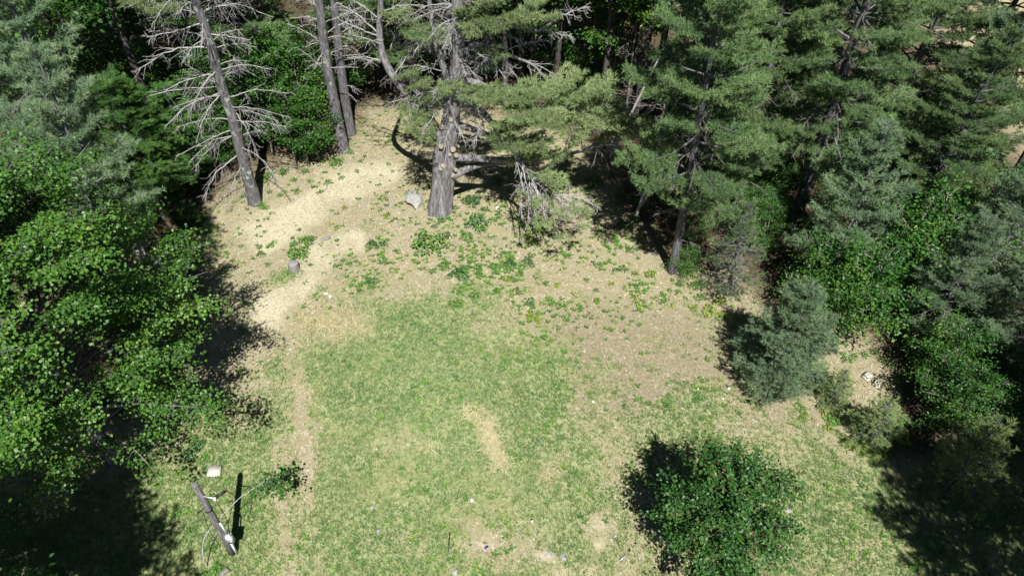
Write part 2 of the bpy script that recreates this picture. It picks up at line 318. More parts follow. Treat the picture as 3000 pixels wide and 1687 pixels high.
col = mixc(dm.outputs[0], col, dirt_c); col = mixc(attr('sand'), col, sand_c)
ga = N('ShaderNodeMath'); ga.operation = 'ADD'; L(attr('grass'), ga.inputs[0])
gb = N('ShaderNodeMath'); gb.operation = 'MULTIPLY_ADD'; L(nf, gb.inputs[0]); gb.inputs[1].default_value = 0.9; gb.inputs[2].default_value = -0.45; L(gb.outputs[0], ga.inputs[1])
col = mixc(rc(ga.outputs[0], [(0.28, (0, 0, 0)), (0.7, (1, 1, 1))]), col, grs2)
col = mixc(attr('straw'), col, straw_c); col = mixc(attr('field'), col, field_c)
b = N('ShaderNodeBsdfPrincipled'); b.inputs['Roughness'].default_value = 0.95; b.inputs['Specular IOR Level'].default_value = 0.1; L(col, b.inputs['Base Color'])
bp = N('ShaderNodeBump'); bp.inputs['Strength'].default_value = 0.7; bp.inputs['Distance'].default_value = 0.05; L(nf, bp.inputs['Height']); L(bp.outputs[0], b.inputs['Normal'])
o = N('ShaderNodeOutputMaterial'); L(b.outputs[0], o.inputs[0])
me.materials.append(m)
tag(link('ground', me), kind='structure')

# ------------------------------------------------------------------ ground cover that nobody could count
rg = np.random.RandomState(11)
def scatter(n, wfun, x0=-24, x1=24, y0=8, y1=44):
    out = []
    while sum(len(o) for o in out) < n:
        xx = rg.uniform(x0, x1, 60000); yy = rg.uniform(y0, y1, 60000)
        u, v = proj(xx, yy); k = (u > -120) & (u < 3120) & (v > -20) & (v < 1800)
        xx, yy = xx[k], yy[k]; wv = wfun(xx, yy); k = rg.rand(len(xx)) < wv
        out.append(np.stack([xx[k], yy[k]], -1))
    return np.concatenate(out)[:n]
def blades(n, rng, h=(0.05, 0.1), spread=0.05, wd=0.012):
    vs, ts = [], []
    for k in range(n):
        az = rng.uniform(0, 6.28); d = np.array([math.cos(az), math.sin(az), 0]); p = d * rng.uniform(0, spread); p[2] = 0
        hh = rng.uniform(*h); tip = p + d * hh * rng.uniform(0.3, 1.0); tip[2] = hh; s = np.array([-d[1], d[0], 0]) * wd
        vs += [p - s, p + s, tip]; ts.append([3 * k, 3 * k + 1, 3 * k + 2])
    return np.array(vs), np.array(ts)
def ground_cover(name, n, wfun, templates, tone, mat, label, cat, sc=(0.7, 1.4), flat=None, zoff=0.0, **kw):
    pts = scatter(n, wfun, **kw); S = Soup(); which = rg.randint(len(templates), size=n)
    z = gz(pts[:, 0], pts[:, 1]) + 0.02 * (fbm(pts[:, 0], pts[:, 1], 0.5, 91, 2) - 0.5) + zoff
    T = np.concatenate([pts, z[:, None]], 1); tn = tone(pts[:, 0], pts[:, 1])
    for k, (tv, tt) in enumerate(templates):
        s = which == k; m_ = s.sum(); az = rg.uniform(0, 6.28, m_); c, q_ = np.cos(az), np.sin(az); sc_ = rg.uniform(*sc, m_)
        Mx = np.zeros((m_, 3, 3)); Mx[:, 0, 0] = c; Mx[:, 0, 1] = -q_; Mx[:, 1, 0] = q_; Mx[:, 1, 1] = c; Mx[:, 2, 2] = 1
        if flat:
            Mx = Mx @ np.stack([rot(a_, b_, 0) for a_, b_ in rg.normal(0, flat, (m_, 2))])
        v, t_ = inst(tv, tt, Mx * sc_[:, None, None], T[s]); S.add(v, t_, np.repeat(np.clip(tn[s] + rg.normal(0, .12, m_), 0, 1), len(tv)))
    return tag(S.obj(name, mat), label, cat, kind='stuff')
M['grass'] = leafmat('lawn_grass', [(0.0, (0.11, 0.21, 0.07)), (0.35, (0.17, 0.26, 0.085)), (0.6, (0.235, 0.3, 0.12)), (0.85, (0.4, 0.385, 0.2)), (1.0, (0.56, 0.5, 0.3))], 0.6, 0.3, 0.2)
M['chips'] = leafmat('wood_chips', [(0.0, (0.16, 0.11, 0.06)), (0.5, (0.38, 0.3, 0.19)), (1.0, (0.62, 0.55, 0.42))], 0.9, 0.0, 0.1)
M['straw'] = leafmat('dry_straw', [(0.0, (0.32, 0.28, 0.14)), (1.0, (0.58, 0.52, 0.32))], 0.7, 0.15, 0.2)
def w_grass(x, y):
    g, d, s, st, c, f = zones(x, y); return np.clip((g - 0.18) * 1.5, 0, 1) * (1 - 0.6 * st)
def t_grass(x, y):
    g = zones(x, y)[0]; return np.clip(0.74 - 0.6 * g + 0.9 * (fbm(x, y, 1.8, 101) - 0.5) + 0.5 * (fbm(x, y, 0.5, 105) - 0.5), 0, 1)
ground_cover('lawn_grass', 65000, w_grass, [blades(6, np.random.RandomState(k)) for k in range(6)], t_grass, M['grass'], 'patchy short green and yellowing grass over the lower clearing', 'grass')
def w_chip(x, y):
    g, d, s, st, c, f = zones(x, y); return np.clip(np.clip(0.15 + 0.9 * fbm(x, y, 1.2, 111) - g, 0, 1) + 0.26 * (fbm(x, y, .7, 117) > .48), 0, 1) * c * (1 - 0.5 * d) * (1 - 0.4 * s)
def flake(l, w_): return np.array([[-l, -w_, 0.012], [l, -w_ * .6, 0.012], [l, w_, 0.014], [-l, w_ * .7, 0.012]]), np.array([[0, 1, 2], [0, 2, 3]])
ground_cover('wood_chips', 50000, w_chip, [flake(.04, .014), flake(.07, .008), flake(.025, .015), flake(.11, .006)], lambda x, y: 0.3 + 0.6 * rg.rand(len(x)), M['chips'], 'pale scattered wood chips and bark bits on bare soil', 'wood chips', (0.6, 1.3), 0.3)
def w_straw(x, y):
    return np.clip(zones(x, y)[3] * 1.5 - 0.1, 0, 1)
def stalk(k):
    r = np.random.RandomState(k); p = curve([[0, 0, .02], [.12, .03 * r.normal(), .06], [.3, .08 * r.normal(), .03]], 3); v = np.concatenate([p + [0, .006, 0], p - [0, .006, 0]]); n = len(p)
    return v, np.array([[i_, i_ + 1, n + i_] for i_ in range(n - 1)] + [[i_ + 1, n + i_ + 1, n + i_] for i_ in range(n - 1)])
ground_cover('dry_straw', 2600, w_straw, [stalk(k) for k in range(5)], lambda x, y: 0.2 + 0.7 * rg.rand(len(x)), M['straw'], 'flattened swirls of pale dry straw lying on the lawn', 'straw', (0.6, 1.5), 0.1)
def w_floor(x, y):
    return np.clip(1 - zones(x, y)[4], 0, 1) * 0.6 * (fbm(x, y, 2, 131) > 0.45)
M['litter'] = leafmat('leaf_litter', [(0.0, (0.08, 0.05, 0.03)), (0.5, (0.2, 0.13, 0.07)), (1.0, (0.36, 0.26, 0.15))], 0.8, 0.1, 0.2)
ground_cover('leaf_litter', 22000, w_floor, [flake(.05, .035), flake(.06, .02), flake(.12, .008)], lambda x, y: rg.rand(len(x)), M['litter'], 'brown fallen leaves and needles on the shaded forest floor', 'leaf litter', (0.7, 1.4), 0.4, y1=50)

def sprout(k):
    r = np.random.RandomState(k); vs, ts = [], []
    for q_ in range(5):
        az = q_ * 1.256 + r.normal(0, .3); d_ = np.array([math.cos(az), math.sin(az), .35]); n_ = np.array([-d_[1], d_[0], 0]) * .025; b_ = np.array([0, 0, .04]); vs += [b_, b_ + d_ * .05 - n_, b_ + d_ * .1, b_ + d_ * .05 + n_]; ts += [[4 * q_, 4 * q_ + 1, 4 * q_ + 2], [4 * q_, 4 * q_ + 2, 4 * q_ + 3]]
    return np.array(vs), np.array(ts)
def w_sprout(x, y):
    u, v = proj(x, y); g, d, s_, st, c, f = zones(x, y); return c * (1 - s_) * np.clip(fbm(x, y, 1.5, 151) * 2.6 - 1.0, 0, 1) * (.15 + .85 * np.exp(-((u - 1600) / 420) ** 2 - ((v - 800) / 160) ** 2))
ground_cover('low_sprouts', 2600, w_sprout, [sprout(k) for k in range(4)], lambda x, y: .3 + .6 * rg.rand(len(x)), M['weed'], 'scattered tiny green sprouts dotting the upper clearing soil', 'sprouts', (.6, 1.5))

# ------------------------------------------------------------------ foliage building blocks
def tuft(seed, n=14, ln=0.135, wd=0.018):
    r = np.random.RandomState(seed); vs, ts = [], []
    for k in range(n):
        th = rad(r.uniform(15, 72)); ph = r.uniform(0, 6.28); d = np.array([math.sin(th) * math.cos(ph), math.sin(th) * math.sin(ph), math.cos(th)])
        b_ = np.array([0, 0, r.uniform(-.09, .05)]); s = nrm(np.cross(d, r.normal(size=3))) * wd / 2
        vs += [b_ - s, b_ + s, b_ + d * ln * r.uniform(.8, 1.15)]; ts.append([3 * k, 3 * k + 1, 3 * k + 2])
    return np.array(vs), np.array(ts)
TUFTS = [tuft(k) for k in range(5)]
def frond(seed):
    r = np.random.RandomState(seed); vs, ts = [], []
    for k in range(9):
        z = -0.1 + k * 0.03; sd = -1 if k % 2 else 1; l = 0.11 * (1 - abs(k - 3) / 9)
        d = nrm(np.array([sd * 0.85, r.normal(0, .18), 0.55])); b_ = np.array([0, 0, z]); p = b_ + d * l; s = np.array([0, 0, .02])
        vs += [b_ - s, p + [0, 0, .004], b_ + s]; ts.append([3 * k, 3 * k + 1, 3 * k + 2])
    return np.array(vs), np.array(ts)
FRONDS = [frond(k) for k in range(4)]
LEAF = (np.array([[0, 0, 0], [-.5, .32, .10], [-.24, .5, .03], [0, 1.0, -.08], [.24, .5, .03], [.5, .32, .10]]), np.array([[0, 2, 1], [0, 3, 2], [0, 4, 3], [0, 5, 4]]))
OVAL = (np.array([[0, 0, 0], [-.28, .45, .06], [0, 1.0, -.08], [.28, .45, .06]]), np.array([[0, 2, 1], [0, 3, 2]]))
KITE = (np.array([[0, 0, 0], [-.46, .42, .1], [0, 1.0, -.1], [.46, .42, .1]]), np.array([[0, 2, 1], [0, 3, 2]]))
class Fol:                                # gathers positions and directions of shoots, then makes one mesh
    def __init__(s): s.p, s.d, s.t, s.s = [], [], [], []
    def add(s, p, d, t, sc):
        n = len(p); s.p.append(p); s.d.append(d); s.t.append(np.broadcast_to(t, (n,))); s.s.append(np.broadcast_to(sc, (n,)))
    def soup(s, rng, temps, updir=False, jit=0.14):
        S = Soup()
        if not s.p: return S
        p, d, t_, sc = (np.concatenate(a_) for a_ in (s.p, s.d, s.t, s.s)); w_ = rng.randint(len(temps), size=len(p))
        up = None
        if updir: up = np.array([0, 0, 1.]) + rng.normal(0, .25, p.shape)
        t_ = np.clip(t_ + rng.normal(0, jit, len(p)), 0, 1)
        Fm = frames(d, rng, up)
        for k, (tv, tt) in enumerate(temps):
            q_ = w_ == k
            if updir: pass
            v, f = inst(tv, tt, Fm[q_] * sc[q_][:, None, None], p[q_]); S.add(v, f, np.repeat(t_[q_], len(tv)))
        return S
def leaves(S, rng, pos, outd, size, tone, temp=LEAF, tilt=0.45, droop=0.35, jit=0.15):
    n = len(pos); az = rng.uniform(0, 6.283, n); h = np.stack([np.cos(az), np.sin(az), np.zeros(n)], -1) + 0.7 * outd
    h[:, 2] -= droop + rng.normal(0, .3, n); yv = nrm(h); up = np.array([0, 0, 1.]) + rng.normal(0, tilt, (n, 3)); xv = nrm(np.cross(yv, up)); zv = np.cross(xv, yv)
    Mx = np.stack([xv, yv, zv], -1) * (size * rng.uniform(.7, 1.2, n))[:, None, None]
    v, f = inst(*temp, Mx, pos); S.add(v, f, np.repeat(np.clip(tone + rng.normal(0, jit, n), 0, 1), len(temp[0])))

def bough(rng, wood, fol, p0, p1, r0, lat=0.9, bare=0.35, arch=0.25, dens=1.0, tone=0.5, ts=1.0, mid=None, twigs=0.0, ldroop=0.0, wobble=0.06, wd2=None):
    """A conifer branch from p0 to p1 with flat side shoots carrying needle tufts."""
    p0, p1 = np.asarray(p0, float), np.asarray(p1, float); L_ = np.linalg.norm(p1 - p0)
    pts = [p0] + ([np.asarray(q_, float) for q_ in mid] if mid else [(p0 + p1) / 2 + np.array([0, 0, arch * L_ * 0.4]) + rng.normal(0, wobble * L_ * .5, 3)]) + [p1]
    C_ = curve(pts, max(4, int(10 / (len(pts) - 1)))); n = len(C_); s = np.linspace(0, 1, n)
    wood.add(*tube(C_, r0 * (1 - 0.88 * s) + 0.006, 5), 0.5)
    tg = nrm(np.gradient(C_, axis=0)); up = np.array([0, 0, 1.])
    k = bare; side = 1
    step = 0.15 / max(L_, .3) / dens ** .5
    while k < 1.0:
        f_ = k * (n - 1); i0 = min(int(f_), n - 2); fr = f_ - i0; p = C_[i0] * (1 - fr) + C_[i0 + 1] * fr; T_ = tg[i0]
        sd = nrm(np.cross(T_, up)) * side; ang = rad(rng.uniform(35, 68)); d = T_ * math.cos(ang) + sd * math.sin(ang); d[2] += rng.normal(0.08, .14) - ldroop; d = nrm(d)
        ll = lat * rng.uniform(.6, 1.15) * (0.35 + 0.65 * math.sin(math.pi * min(1, (k - bare) / (1 - bare) * .75 + .22))) + 0.1
        e = p + d * ll + np.array([0, 0, rng.normal(0, .05)])
        wood.add(*tube(np.stack([p, (p + e) / 2 + rng.normal(0, .04, 3), e]), [.012, .009, .004], 3), 0.5)
        if rng.rand() >= twigs:
            m_ = max(3, int(ll / 0.052 * dens)); tt = np.linspace(.08, 1.0, m_)[:, None]; pos = p + (e - p) * tt
            sd2 = nrm(np.cross(d, up)); off = rng.uniform(-1, 1, (m_, 1)) * .16 * (1.2 - .6 * tt)
            pos = pos + sd2 * off + rng.normal(0, .045, (m_, 3)); dd = d + sd2 * off * 4.0 + rng.normal(0, .2, (m_, 3)); dd[:, 2] += 0.25
            fol.add(pos, dd, np.clip(tone + .25 * (tt[:, 0] - .5), 0, 1), ts * rng.uniform(.8, 1.2, m_))
        side = -side; k += step * rng.uniform(.7, 1.3)
    if twigs < 1: fol.add(np.repeat(p1[None], 4, 0) + rng.normal(0, .06, (4, 3)), tg[-1] + rng.normal(0, .3, (4, 3)), min(1, tone + .15), ts)

def dead_branch(rng, S, p0, p1, r0, arch=0.1, n2=9, hang=0.5, tw=1.0, rmin=0.008):
    r0 = r0 * .6; n2 = int(n2 * 1.6)
    p0, p1 = np.asarray(p0, float), np.asarray(p1, float); L_ = np.linalg.norm(p1 - p0)
    md = (p0 + p1) / 2 + np.array([0, 0, arch * L_]) + rng.normal(0, .03 * L_, 3)
    C_ = curve([p0, md, p1], 6); n = len(C_); s = np.linspace(0, 1, n); C_[1:-1] += rng.normal(0, .007 * L_, (n - 2, 3))
    S.add(*tube(C_, r0 * (1 - .75 * s) + rmin * .6, 5), 0.5); tg = nrm(np.gradient(C_, axis=0))
    for k in range(n2):
        f_ = rng.uniform(.2, .98) * (n - 1); i0 = min(int(f_), n - 2); p = C_[i0] + (C_[i0 + 1] - C_[i0]) * (f_ - i0)
        d = tg[i0] * rng.uniform(.3, 1) + rng.normal(0, .55, 3); d[2] -= hang * rng.uniform(0, 1.3); d = nrm(d); l2 = tw * L_ * rng.uniform(.12, .4) * (1.15 - f_ / n)+.15
        e = p + d * l2; c2 = curve([p, (p + e) / 2 + rng.normal(0, .05 * l2, 3), e + np.array([0, 0, -.15 * hang * l2])], 3)
        S.add(*tube(c2, np.linspace(max(rmin, r0 * .35), rmin * .6, len(c2)), 4), 0.5)
        for q_ in range(rng.randint(1, 4)):
            b_ = c2[rng.randint(1, len(c2))]; e2 = b_ + nrm(d + rng.normal(0, .7, 3)) * l2 * rng.uniform(.25, .5); S.add(*tube(np.stack([b_, (b_ + e2) / 2 + rng.normal(0, .03, 3), e2]), [rmin * .8, rmin * .7, rmin * .5], 3), 0.5)

def trunk_tube(S, path, r, n=10, rough=0.04, seed=0, flare=1.35):
    c = curve(path, 12 if callable(rough) else 6); s = np.linspace(0, 1, len(c)); rr = np.interp(s, np.linspace(0, 1, len(r)), r)
    rr = rr * (1 + (flare - 1) * np.exp(-s * 22)); S.add(*tube(c, rr, n, rough=rough, seed=seed), 0.5)

def pine(seed, H, r0, base, R, nper=5, gap=0.62, dens=1.0, ts=1.0, dead=0.3, up=0.2, mat='pine', shape=0.75, bare=0.35, lat=0.85, twig_share=0.0):
    """Forest pine: meshes (trunk with limbs, dead twigs, crown)."""
    rng = np.random.RandomState(seed); W, F, D = Soup(), Fol(), Soup()
    lean = rng.normal(0, .02, 2) * H; path = [np.array([lean[0] * k ** 2, lean[1] * k ** 2, H * k]) + (rng.normal(0, .05, 3) if 0 < k < 1 else 0) for k in (0, .25, .5, .75, 1)]
    path[0][2] = -0.15; trunk_tube(W, path, [r0, r0 * .85, r0 * .65, r0 * .4, .02], 9, .05, seed)
    tr = curve(path, 10)
    def on(z): k = np.interp(z, tr[:, 2], np.arange(len(tr))); i0 = min(int(k), len(tr) - 2); return tr[i0] + (tr[i0 + 1] - tr[i0]) * (k - i0)
    z = base
    while z < H - .25:
        q_ = (z - base) / (H - base); Lb = R * (1 - q_) ** shape * (0.6 + 0.4 * min(1, q_ / .15)); a0 = rng.uniform(0, 6.28)
        for k in range(nper if q_ < .85 else 4):
            az = a0 + k * 6.283 / nper + rng.normal(0, .25); l_ = max(.3, Lb * rng.uniform(.65, 1.15)); el = rad(-8 + 45 * q_ + rng.normal(0, 7))
            p0 = on(z + rng.uniform(-.15, .15)); p1 = p0 + np.array([math.cos(az) * math.cos(el), math.sin(az) * math.cos(el), math.sin(el) + up * .5]) * l_
            bough(rng, W, F, p0, p1, .018 + .012 * l_, lat=lat * min(1, .35 + l_ / 3.2), bare=bare if l_ > 1.2 else .12, arch=-.12, dens=dens, tone=np.clip(.5 + rng.normal(0, .16), 0, 1), ts=ts, twigs=twig_share)
        z += gap * rng.uniform(.8, 1.2)
    z = base * .25
    while z < base + (H - base) * .45:
        if rng.rand() < dead * 2.2:
            az = rng.uniform(0, 6.28); l_ = rng.uniform(.6, 1) * R * (.75 if z > base else .55); p0 = on(z); dead_branch(rng, D, p0, p0 + np.array([math.cos(az), math.sin(az), rng.uniform(-.25, .1)]) * l_, .022, .05, 6, .5)
        z += .28
    return W.mesh('trunk', M['bark'], True), (D.mesh('dead_twigs', M['twig']) if D.n else None), F.soup(rng, TUFTS).mesh('crown', M[mat])

def broadleaf(seed, H, r0, cz, R, Rz, nl, ncl, nlv, size, mat, bark, el=(-20, 75), temp=LEAF, flat=0.07, spread=(.34, .26), stems=1, fmin=.3):
    rng = np.random.RandomState(seed); W, S = Soup(), Soup()
    for st in range(stems):
        lean = rng.normal(0, .03 + .1 * (stems > 1), 2) * H; path = [np.array([0, 0, -.1])] + [np.array([lean[0] * k, lean[1] * k, (cz + Rz * .7) * k]) + rng.normal(0, .08, 3) for k in (.35, .7, 1)]
        trunk_tube(W, path, [r0, r0 * .75, r0 * .5, .02], 8, .05, seed); tr = curve(path, 8); cen = tr[-1] * [1, 1, 0] * .7 + [0, 0, cz]
        for k in range(nl // stems):
            az = k * 2.39996 + rng.normal(0, .2); e_ = rad(el[0] + (el[1] - el[0]) * ((k + .5) / (nl // stems)) ** 1.15 + rng.normal(0, 6)); rr = rng.uniform(.62, 1.12)
            tip = cen + np.array([math.cos(az) * math.cos(e_) * R, math.sin(az) * math.cos(e_) * R, math.sin(e_) * Rz]) * rr
            zs_ = min(max(tip[2] - rng.uniform(.5, .9) * R * .55, H * .18), tr[-1, 2] * .97); i0 = int(np.argmin(np.abs(tr[:, 2] - zs_))); p0 = tr[i0]; out = nrm((tip - p0) * [1, 1, .3])
            c = curve([p0, p0 + (tip - p0) * .5 + [0, 0, .05 * R], tip], 5); W.add(*tube(c, np.linspace(max(.02, r0 * .32), .008, len(c)), 5), .5)
            lt = rng.normal(0, .13)
            for m_ in range(ncl):
                f_ = rng.uniform(fmin, 1.0) ** .7; b_ = c[min(int(f_ * (len(c) - 1)), len(c) - 1)]; sd = np.array([-out[1], out[0], 0]) * rng.normal(0, .34) * R * .28 * (1.3 - f_ * .6)
                cp = b_ + sd + out * rng.normal(.1, .18) + [0, 0, rng.normal(.1, .12)]; W.add(*tube(np.stack([b_, (b_ + cp) / 2 + [0, 0, .05], cp]), [.014, .01, .006], 3), .5)
                n = max(4, int(nlv * rng.uniform(.6, 1.35))); o_ = out[None] * rng.normal(0, spread[0], (n, 1)) + np.array([-out[1], out[0], 0]) * rng.normal(0, spread[1], (n, 1)); o_[:, 2] += rng.normal(0, flat, n) - .25 * (np.linalg.norm(o_[:, :2], axis=1)) ** 1.5
                leaves(S, rng, cp + o_, np.broadcast_to(out, o_.shape), size, .5 + lt + rng.normal(0, .1), temp, .55, .35, .2)
    return W.mesh('trunk', M[bark], True), None, S.mesh('crown', M[mat])

def plant_tree(name, meshes, loc, label, cat, group=None, rz=0.0, sc=1.0):
    r_ = thing(name, loc, label, cat, group, rz, sc)
    for nm, me_ in zip(('trunk', 'dead_twigs', 'crown'), meshes):
        if me_ is not None:
            ch = link(nm, me_, r_)
            if nm == 'dead_twigs': ch['kind'] = 'stuff'
    return r_

# ------------------------------------------------------------------ the great old pine in the middle
def gnarled(rr, pts, th):
    z = pts[:, 2][:, None]; t_ = th[None]; r1 = np.random.RandomState(2).rand(12) * 6.28
    f = .05 * np.sin(5 * t_ + .5 * z + r1[0]) + .035 * np.sin(9 * t_ - .8 * z + r1[1]) + .04 * np.sin(3 * t_ + 1.9 * z + r1[2]) + .03 * np.sin(14 * t_ + r1[3]) + .06 * np.exp(-np.maximum(z, 0) * 1.2) * np.sin(6 * t_ + 1)
    for k in range(10):
        f = f + .16 * np.exp(-((z - (1.6 + 2.8 * (r1[k] / 6.28))) / .22) ** 2 - ((np.mod(t_ - 2.4 * k, 6.283) - 3.14) / .35) ** 2)
    return rr * (1 + f + .05 * (np.random.RandomState(1).rand(*rr.shape) - .5))
def hero_trunk(px, Yb, r, mat, parent, n=12, seed=0, rough=.05, top=None, Ys=None, flare=1.3):
    path = [at(u, v, (Ys[k] if Ys else Yb)) for k, (u, v) in enumerate(px)]; path[0][2] = -.2
    if top: path += [path[-1] + np.array(q_) for q_ in top]
    S = Soup(); o_ = parent.location; path = [p - np.array(o_) for p in path]
    trunk_tube(S, path, r, n, rough, seed, flare); S.obj('trunk', mat, parent, True); return curve([p + np.array(o_) for p in path], 10)
B = G(1290, 618); Y0 = B[1]
bp_ = thing('old_white_pine', B, 'huge old pine with sawn limb stubs up its thick trunk in mid clearing', 'pine tree')
LB = np.array(B)
btr = hero_trunk([(1288, 618), (1298, 520), (1308, 430), (1325, 320), (1337, 230), (1343, 120), (1340, 0)], Y0, [.54, .5, .47, .36, .3, .25, .22, .16, .05], M['bark_big'], bp_, 40, 3, gnarled, [(.1, .1, 2.4), (.3, 0, 5.6)], flare=1.22)
def limb(px, r, boughs=(), deads=(), rng=None, name='limb', parent=bp_, o=LB, mat='bark_big', nmat='pine_pale', ts=1.35):
    pts = [at(u, v, Y0 + dy) for u, v, dy in px]; W = Soup(); c = curve(pts, 6) - o
    W.add(*tube(c, np.linspace(r[0], r[1], len(c)), 9, cap=True, rough=.08, seed=len(px)), .5)
    ob = W.obj(name, M[mat], parent, True); F, T = Fol(), Soup()
    for (a_, b_, lt, tw) in boughs:
        bough(rng, T, F, at(a_[0], a_[1], Y0 + a_[2]) - o, at(b_[0], b_[1], Y0 + b_[2]) - o, .04, lat=lt, bare=.25, arch=.1, dens=1.25, tone=np.clip(.5 + rng.normal(0, .15), 0, 1), ts=ts, twigs=tw)
    if boughs:
        F.soup(rng, TUFTS).obj('needles', M[nmat], ob); T.obj('side_shoots', M['twig'], ob)['kind'] = 'stuff'
    for (a_, b_, rr, n2) in deads:
        S = Soup(); dead_branch(rng, S, at(a_[0], a_[1], Y0 + a_[2]) - o, at(b_[0], b_[1], Y0 + b_[2]) - o, rr, .05, n2, .5, rmin=.012); S.obj('dead_branch', M['dead'], ob)
    return ob
rb = np.random.RandomState(77)
limb([(1300, 410, 0), (1228, 305, .2), (1165, 242, .4), (1125, 172, .5), (1112, 100, .6), (1116, 0, .6), (1125, -130, .6)], (.22, .1),
     [((1215, 300, .2), (1252, 405, -1.7), .75, 0), ((1200, 290, .2), (1205, 372, -1.5), .6, 0), ((1116, 60, .6), (1300, 112, -.5), .7, .1), ((1114, 40, .6), (1180, 45, -.6), .55, .1), ((1180, 262, .3), (1262, 240, -.6), .6, .25), ((1160, 240, .3), (1215, 215, -.4), .5, .3), ((1190, 280, .2), (1290, 285, -1), .5, .2)],
     [((1112, 100, .6), (985, 8, 1), .05, 10), ((1112, 108, .6), (1000, 62, .2), .045, 9), ((1116, 178, .5), (1018, 170, .4), .04, 5), ((1120, 130, .5), (1010, 100, -.2), .03, 8), ((1113, 60, .6), (1015, -10, .5), .04, 8), ((1150, 225, .4), (1225, 120, .6), .05, 9), ((1145, 140, .5), (1170, 60, 1), .03, 8), ((1180, 255, .3), (1290, 330, -1), .03, 10), ((1215, 295, .2), (1150, 300, -.8), .025, 7), ((1115, 40, .6), (1240, 20, .3), .035, 10), ((1200, 285, .2), (1190, 335, -.7), .02, 8)], rb)
limb([(1330, 462, 0), (1400, 465, -.1), (1510, 470, -.3), (1640, 455, -.6), (1722, 437, -.7), (1815, 400, -.9)], (.19, .035),
     [((1640, 455, -.6), (1720, 395, -1.2), .6, .1), ((1720, 436, -.7), (1850, 352, -.8), .7, .1), ((1500, 468, -.3), (1560, 440, -1.6), .9, .05), ((1560, 465, -.4), (1640, 470, -1.8), .7, .2)],
     [((1700, 440, -.7), (1850, 428, -1.2), .04, 10), ((1720, 436, -.7), (1870, 395, -.4), .035, 10), ((1760, 420, -.8), (1840, 360, -.6), .03, 8), ((1705, 440, -.7), (1706, 365, -.5), .03, 2), ((1650, 452, -.6), (1700, 340, .5), .02, 6)], rb)
limb([(1325, 518, -.1), (1372, 494, .1), (1425, 480, .3), (1490, 476, .9), (1560, 440, 1.8)], (.19, .07), [], [((1480, 476, .8), (1590, 470, .2), .03, 6)], rb)
limb([(1340, 365, 0), (1395, 383, -.1), (1440, 398, -.2), (1500, 395, 0), (1540, 352, .4)], (.16, .07), [((1500, 395, 0), (1580, 330, -.2), .5, .3)],
     [((1400, 384, -.1), (1388, 440, -1), .025, 6), ((1420, 390, -.2), (1410, 330, .1), .025, 5)], rb)
limb([(1345, 300, 0), (1400, 316, -.5), (1450, 372, -1.1), (1515, 460, -1.9), (1570, 535, -2.5), (1645, 598, -2.9)], (.17, .03),
     [((1575, 540, -2.5), (1720, 622, -3.4), .8, .78), ((1600, 570, -2.7), (1640, 690, -4.6), .8, .78), ((1560, 525, -2.4), (1545, 668, -4.2), .55, .78), ((1630, 590, -2.8), (1700, 680, -4.4), .7, .78), ((1540, 495, -2.2), (1640, 540, -3.2), .7, .1), ((1590, 560, -2.6), (1590, 650, -4), .6, .78), ((1430, 350, -.9), (1530, 380, -2.4), .9, 0), ((1480, 415, -1.5), (1600, 430, -2.8), .9, 0), ((1450, 375, -1.1), (1490, 440, -2.8), .8, 0)],
     [((1520, 465, -1.9), (1600, 645, -3.6), .06, 12), ((1530, 480, -2), (1528, 640, -3.4), .05, 9), ((1545, 500, -2.2), (1570, 640, -3.6), .05, 9), ((1560, 520, -2.4), (1640, 640, -3.4), .055, 10), ((1570, 535, -2.5), (1700, 640, -3.4), .05, 12), ((1600, 565, -2.7), (1760, 610, -3.2), .045, 12), ((1525, 470, -2), (1550, 655, -3.8), .05, 10), ((1550, 505, -2.2), (1610, 670, -4), .05, 10), ((1505, 445, -1.8), (1535, 560, -3), .03, 8), ((1420, 335, -.8), (1395, 415, -2), .025, 9), ((1580, 545, -2.5), (1700, 605, -3), .03, 10)], rb)
limb([(1335, 235, 0), (1400, 245, -.3), (1480, 285, -.7), (1560, 305, -1), (1660, 315, -1.1), (1760, 330, -1.3)], (.17, .03),
     [((1400, 245, -.3), (1450, 300, -2.2), .9, 0), ((1440, 265, -.5), (1520, 300, -2.4), 1., 0), ((1500, 290, -.8), (1600, 285, -2), 1., 0), ((1560, 305, -1), (1640, 345, -2.6), 1., 0), ((1640, 315, -1.1), (1760, 372, -2.3), .9, 0), ((1560, 305, -1), (1690, 215, -.2), .8, 0), ((1650, 314, -1.1), (1790, 232, -.4), .8, 0), ((1700, 320, -1.2), (1830, 320, -1.6), .9, 0), ((1480, 285, -.7), (1560, 240, -.6), .7, .1), ((1380, 243, -.2), (1390, 290, -1.6), .6, 0), ((1620, 312, -1), (1710, 285, -2), .9, 0), ((1340, 240, 0), (1300, 272, -1.6), .6, .1), ((1590, 310, -1), (1590, 370, -3), .9, 0), ((1680, 318, -1.1), (1760, 270, -1.4), .9, 0), ((1740, 326, -1.3), (1850, 380, -1.8), .8, 0), ((1600, 310, -1), (1660, 260, -1.2), .9, 0), ((1520, 296, -.9), (1530, 350, -2.8), .9, 0), ((1640, 316, -1.1), (1690, 410, -2.8), .8, .1)],
     [((1400, 246, -.3), (1500, 335, -.8), .03, 9), ((1560, 306, -1), (1560, 400, -1), .03, 6), ((1440, 262, -.4), (1400, 330, -1.2), .03, 9)], rb)
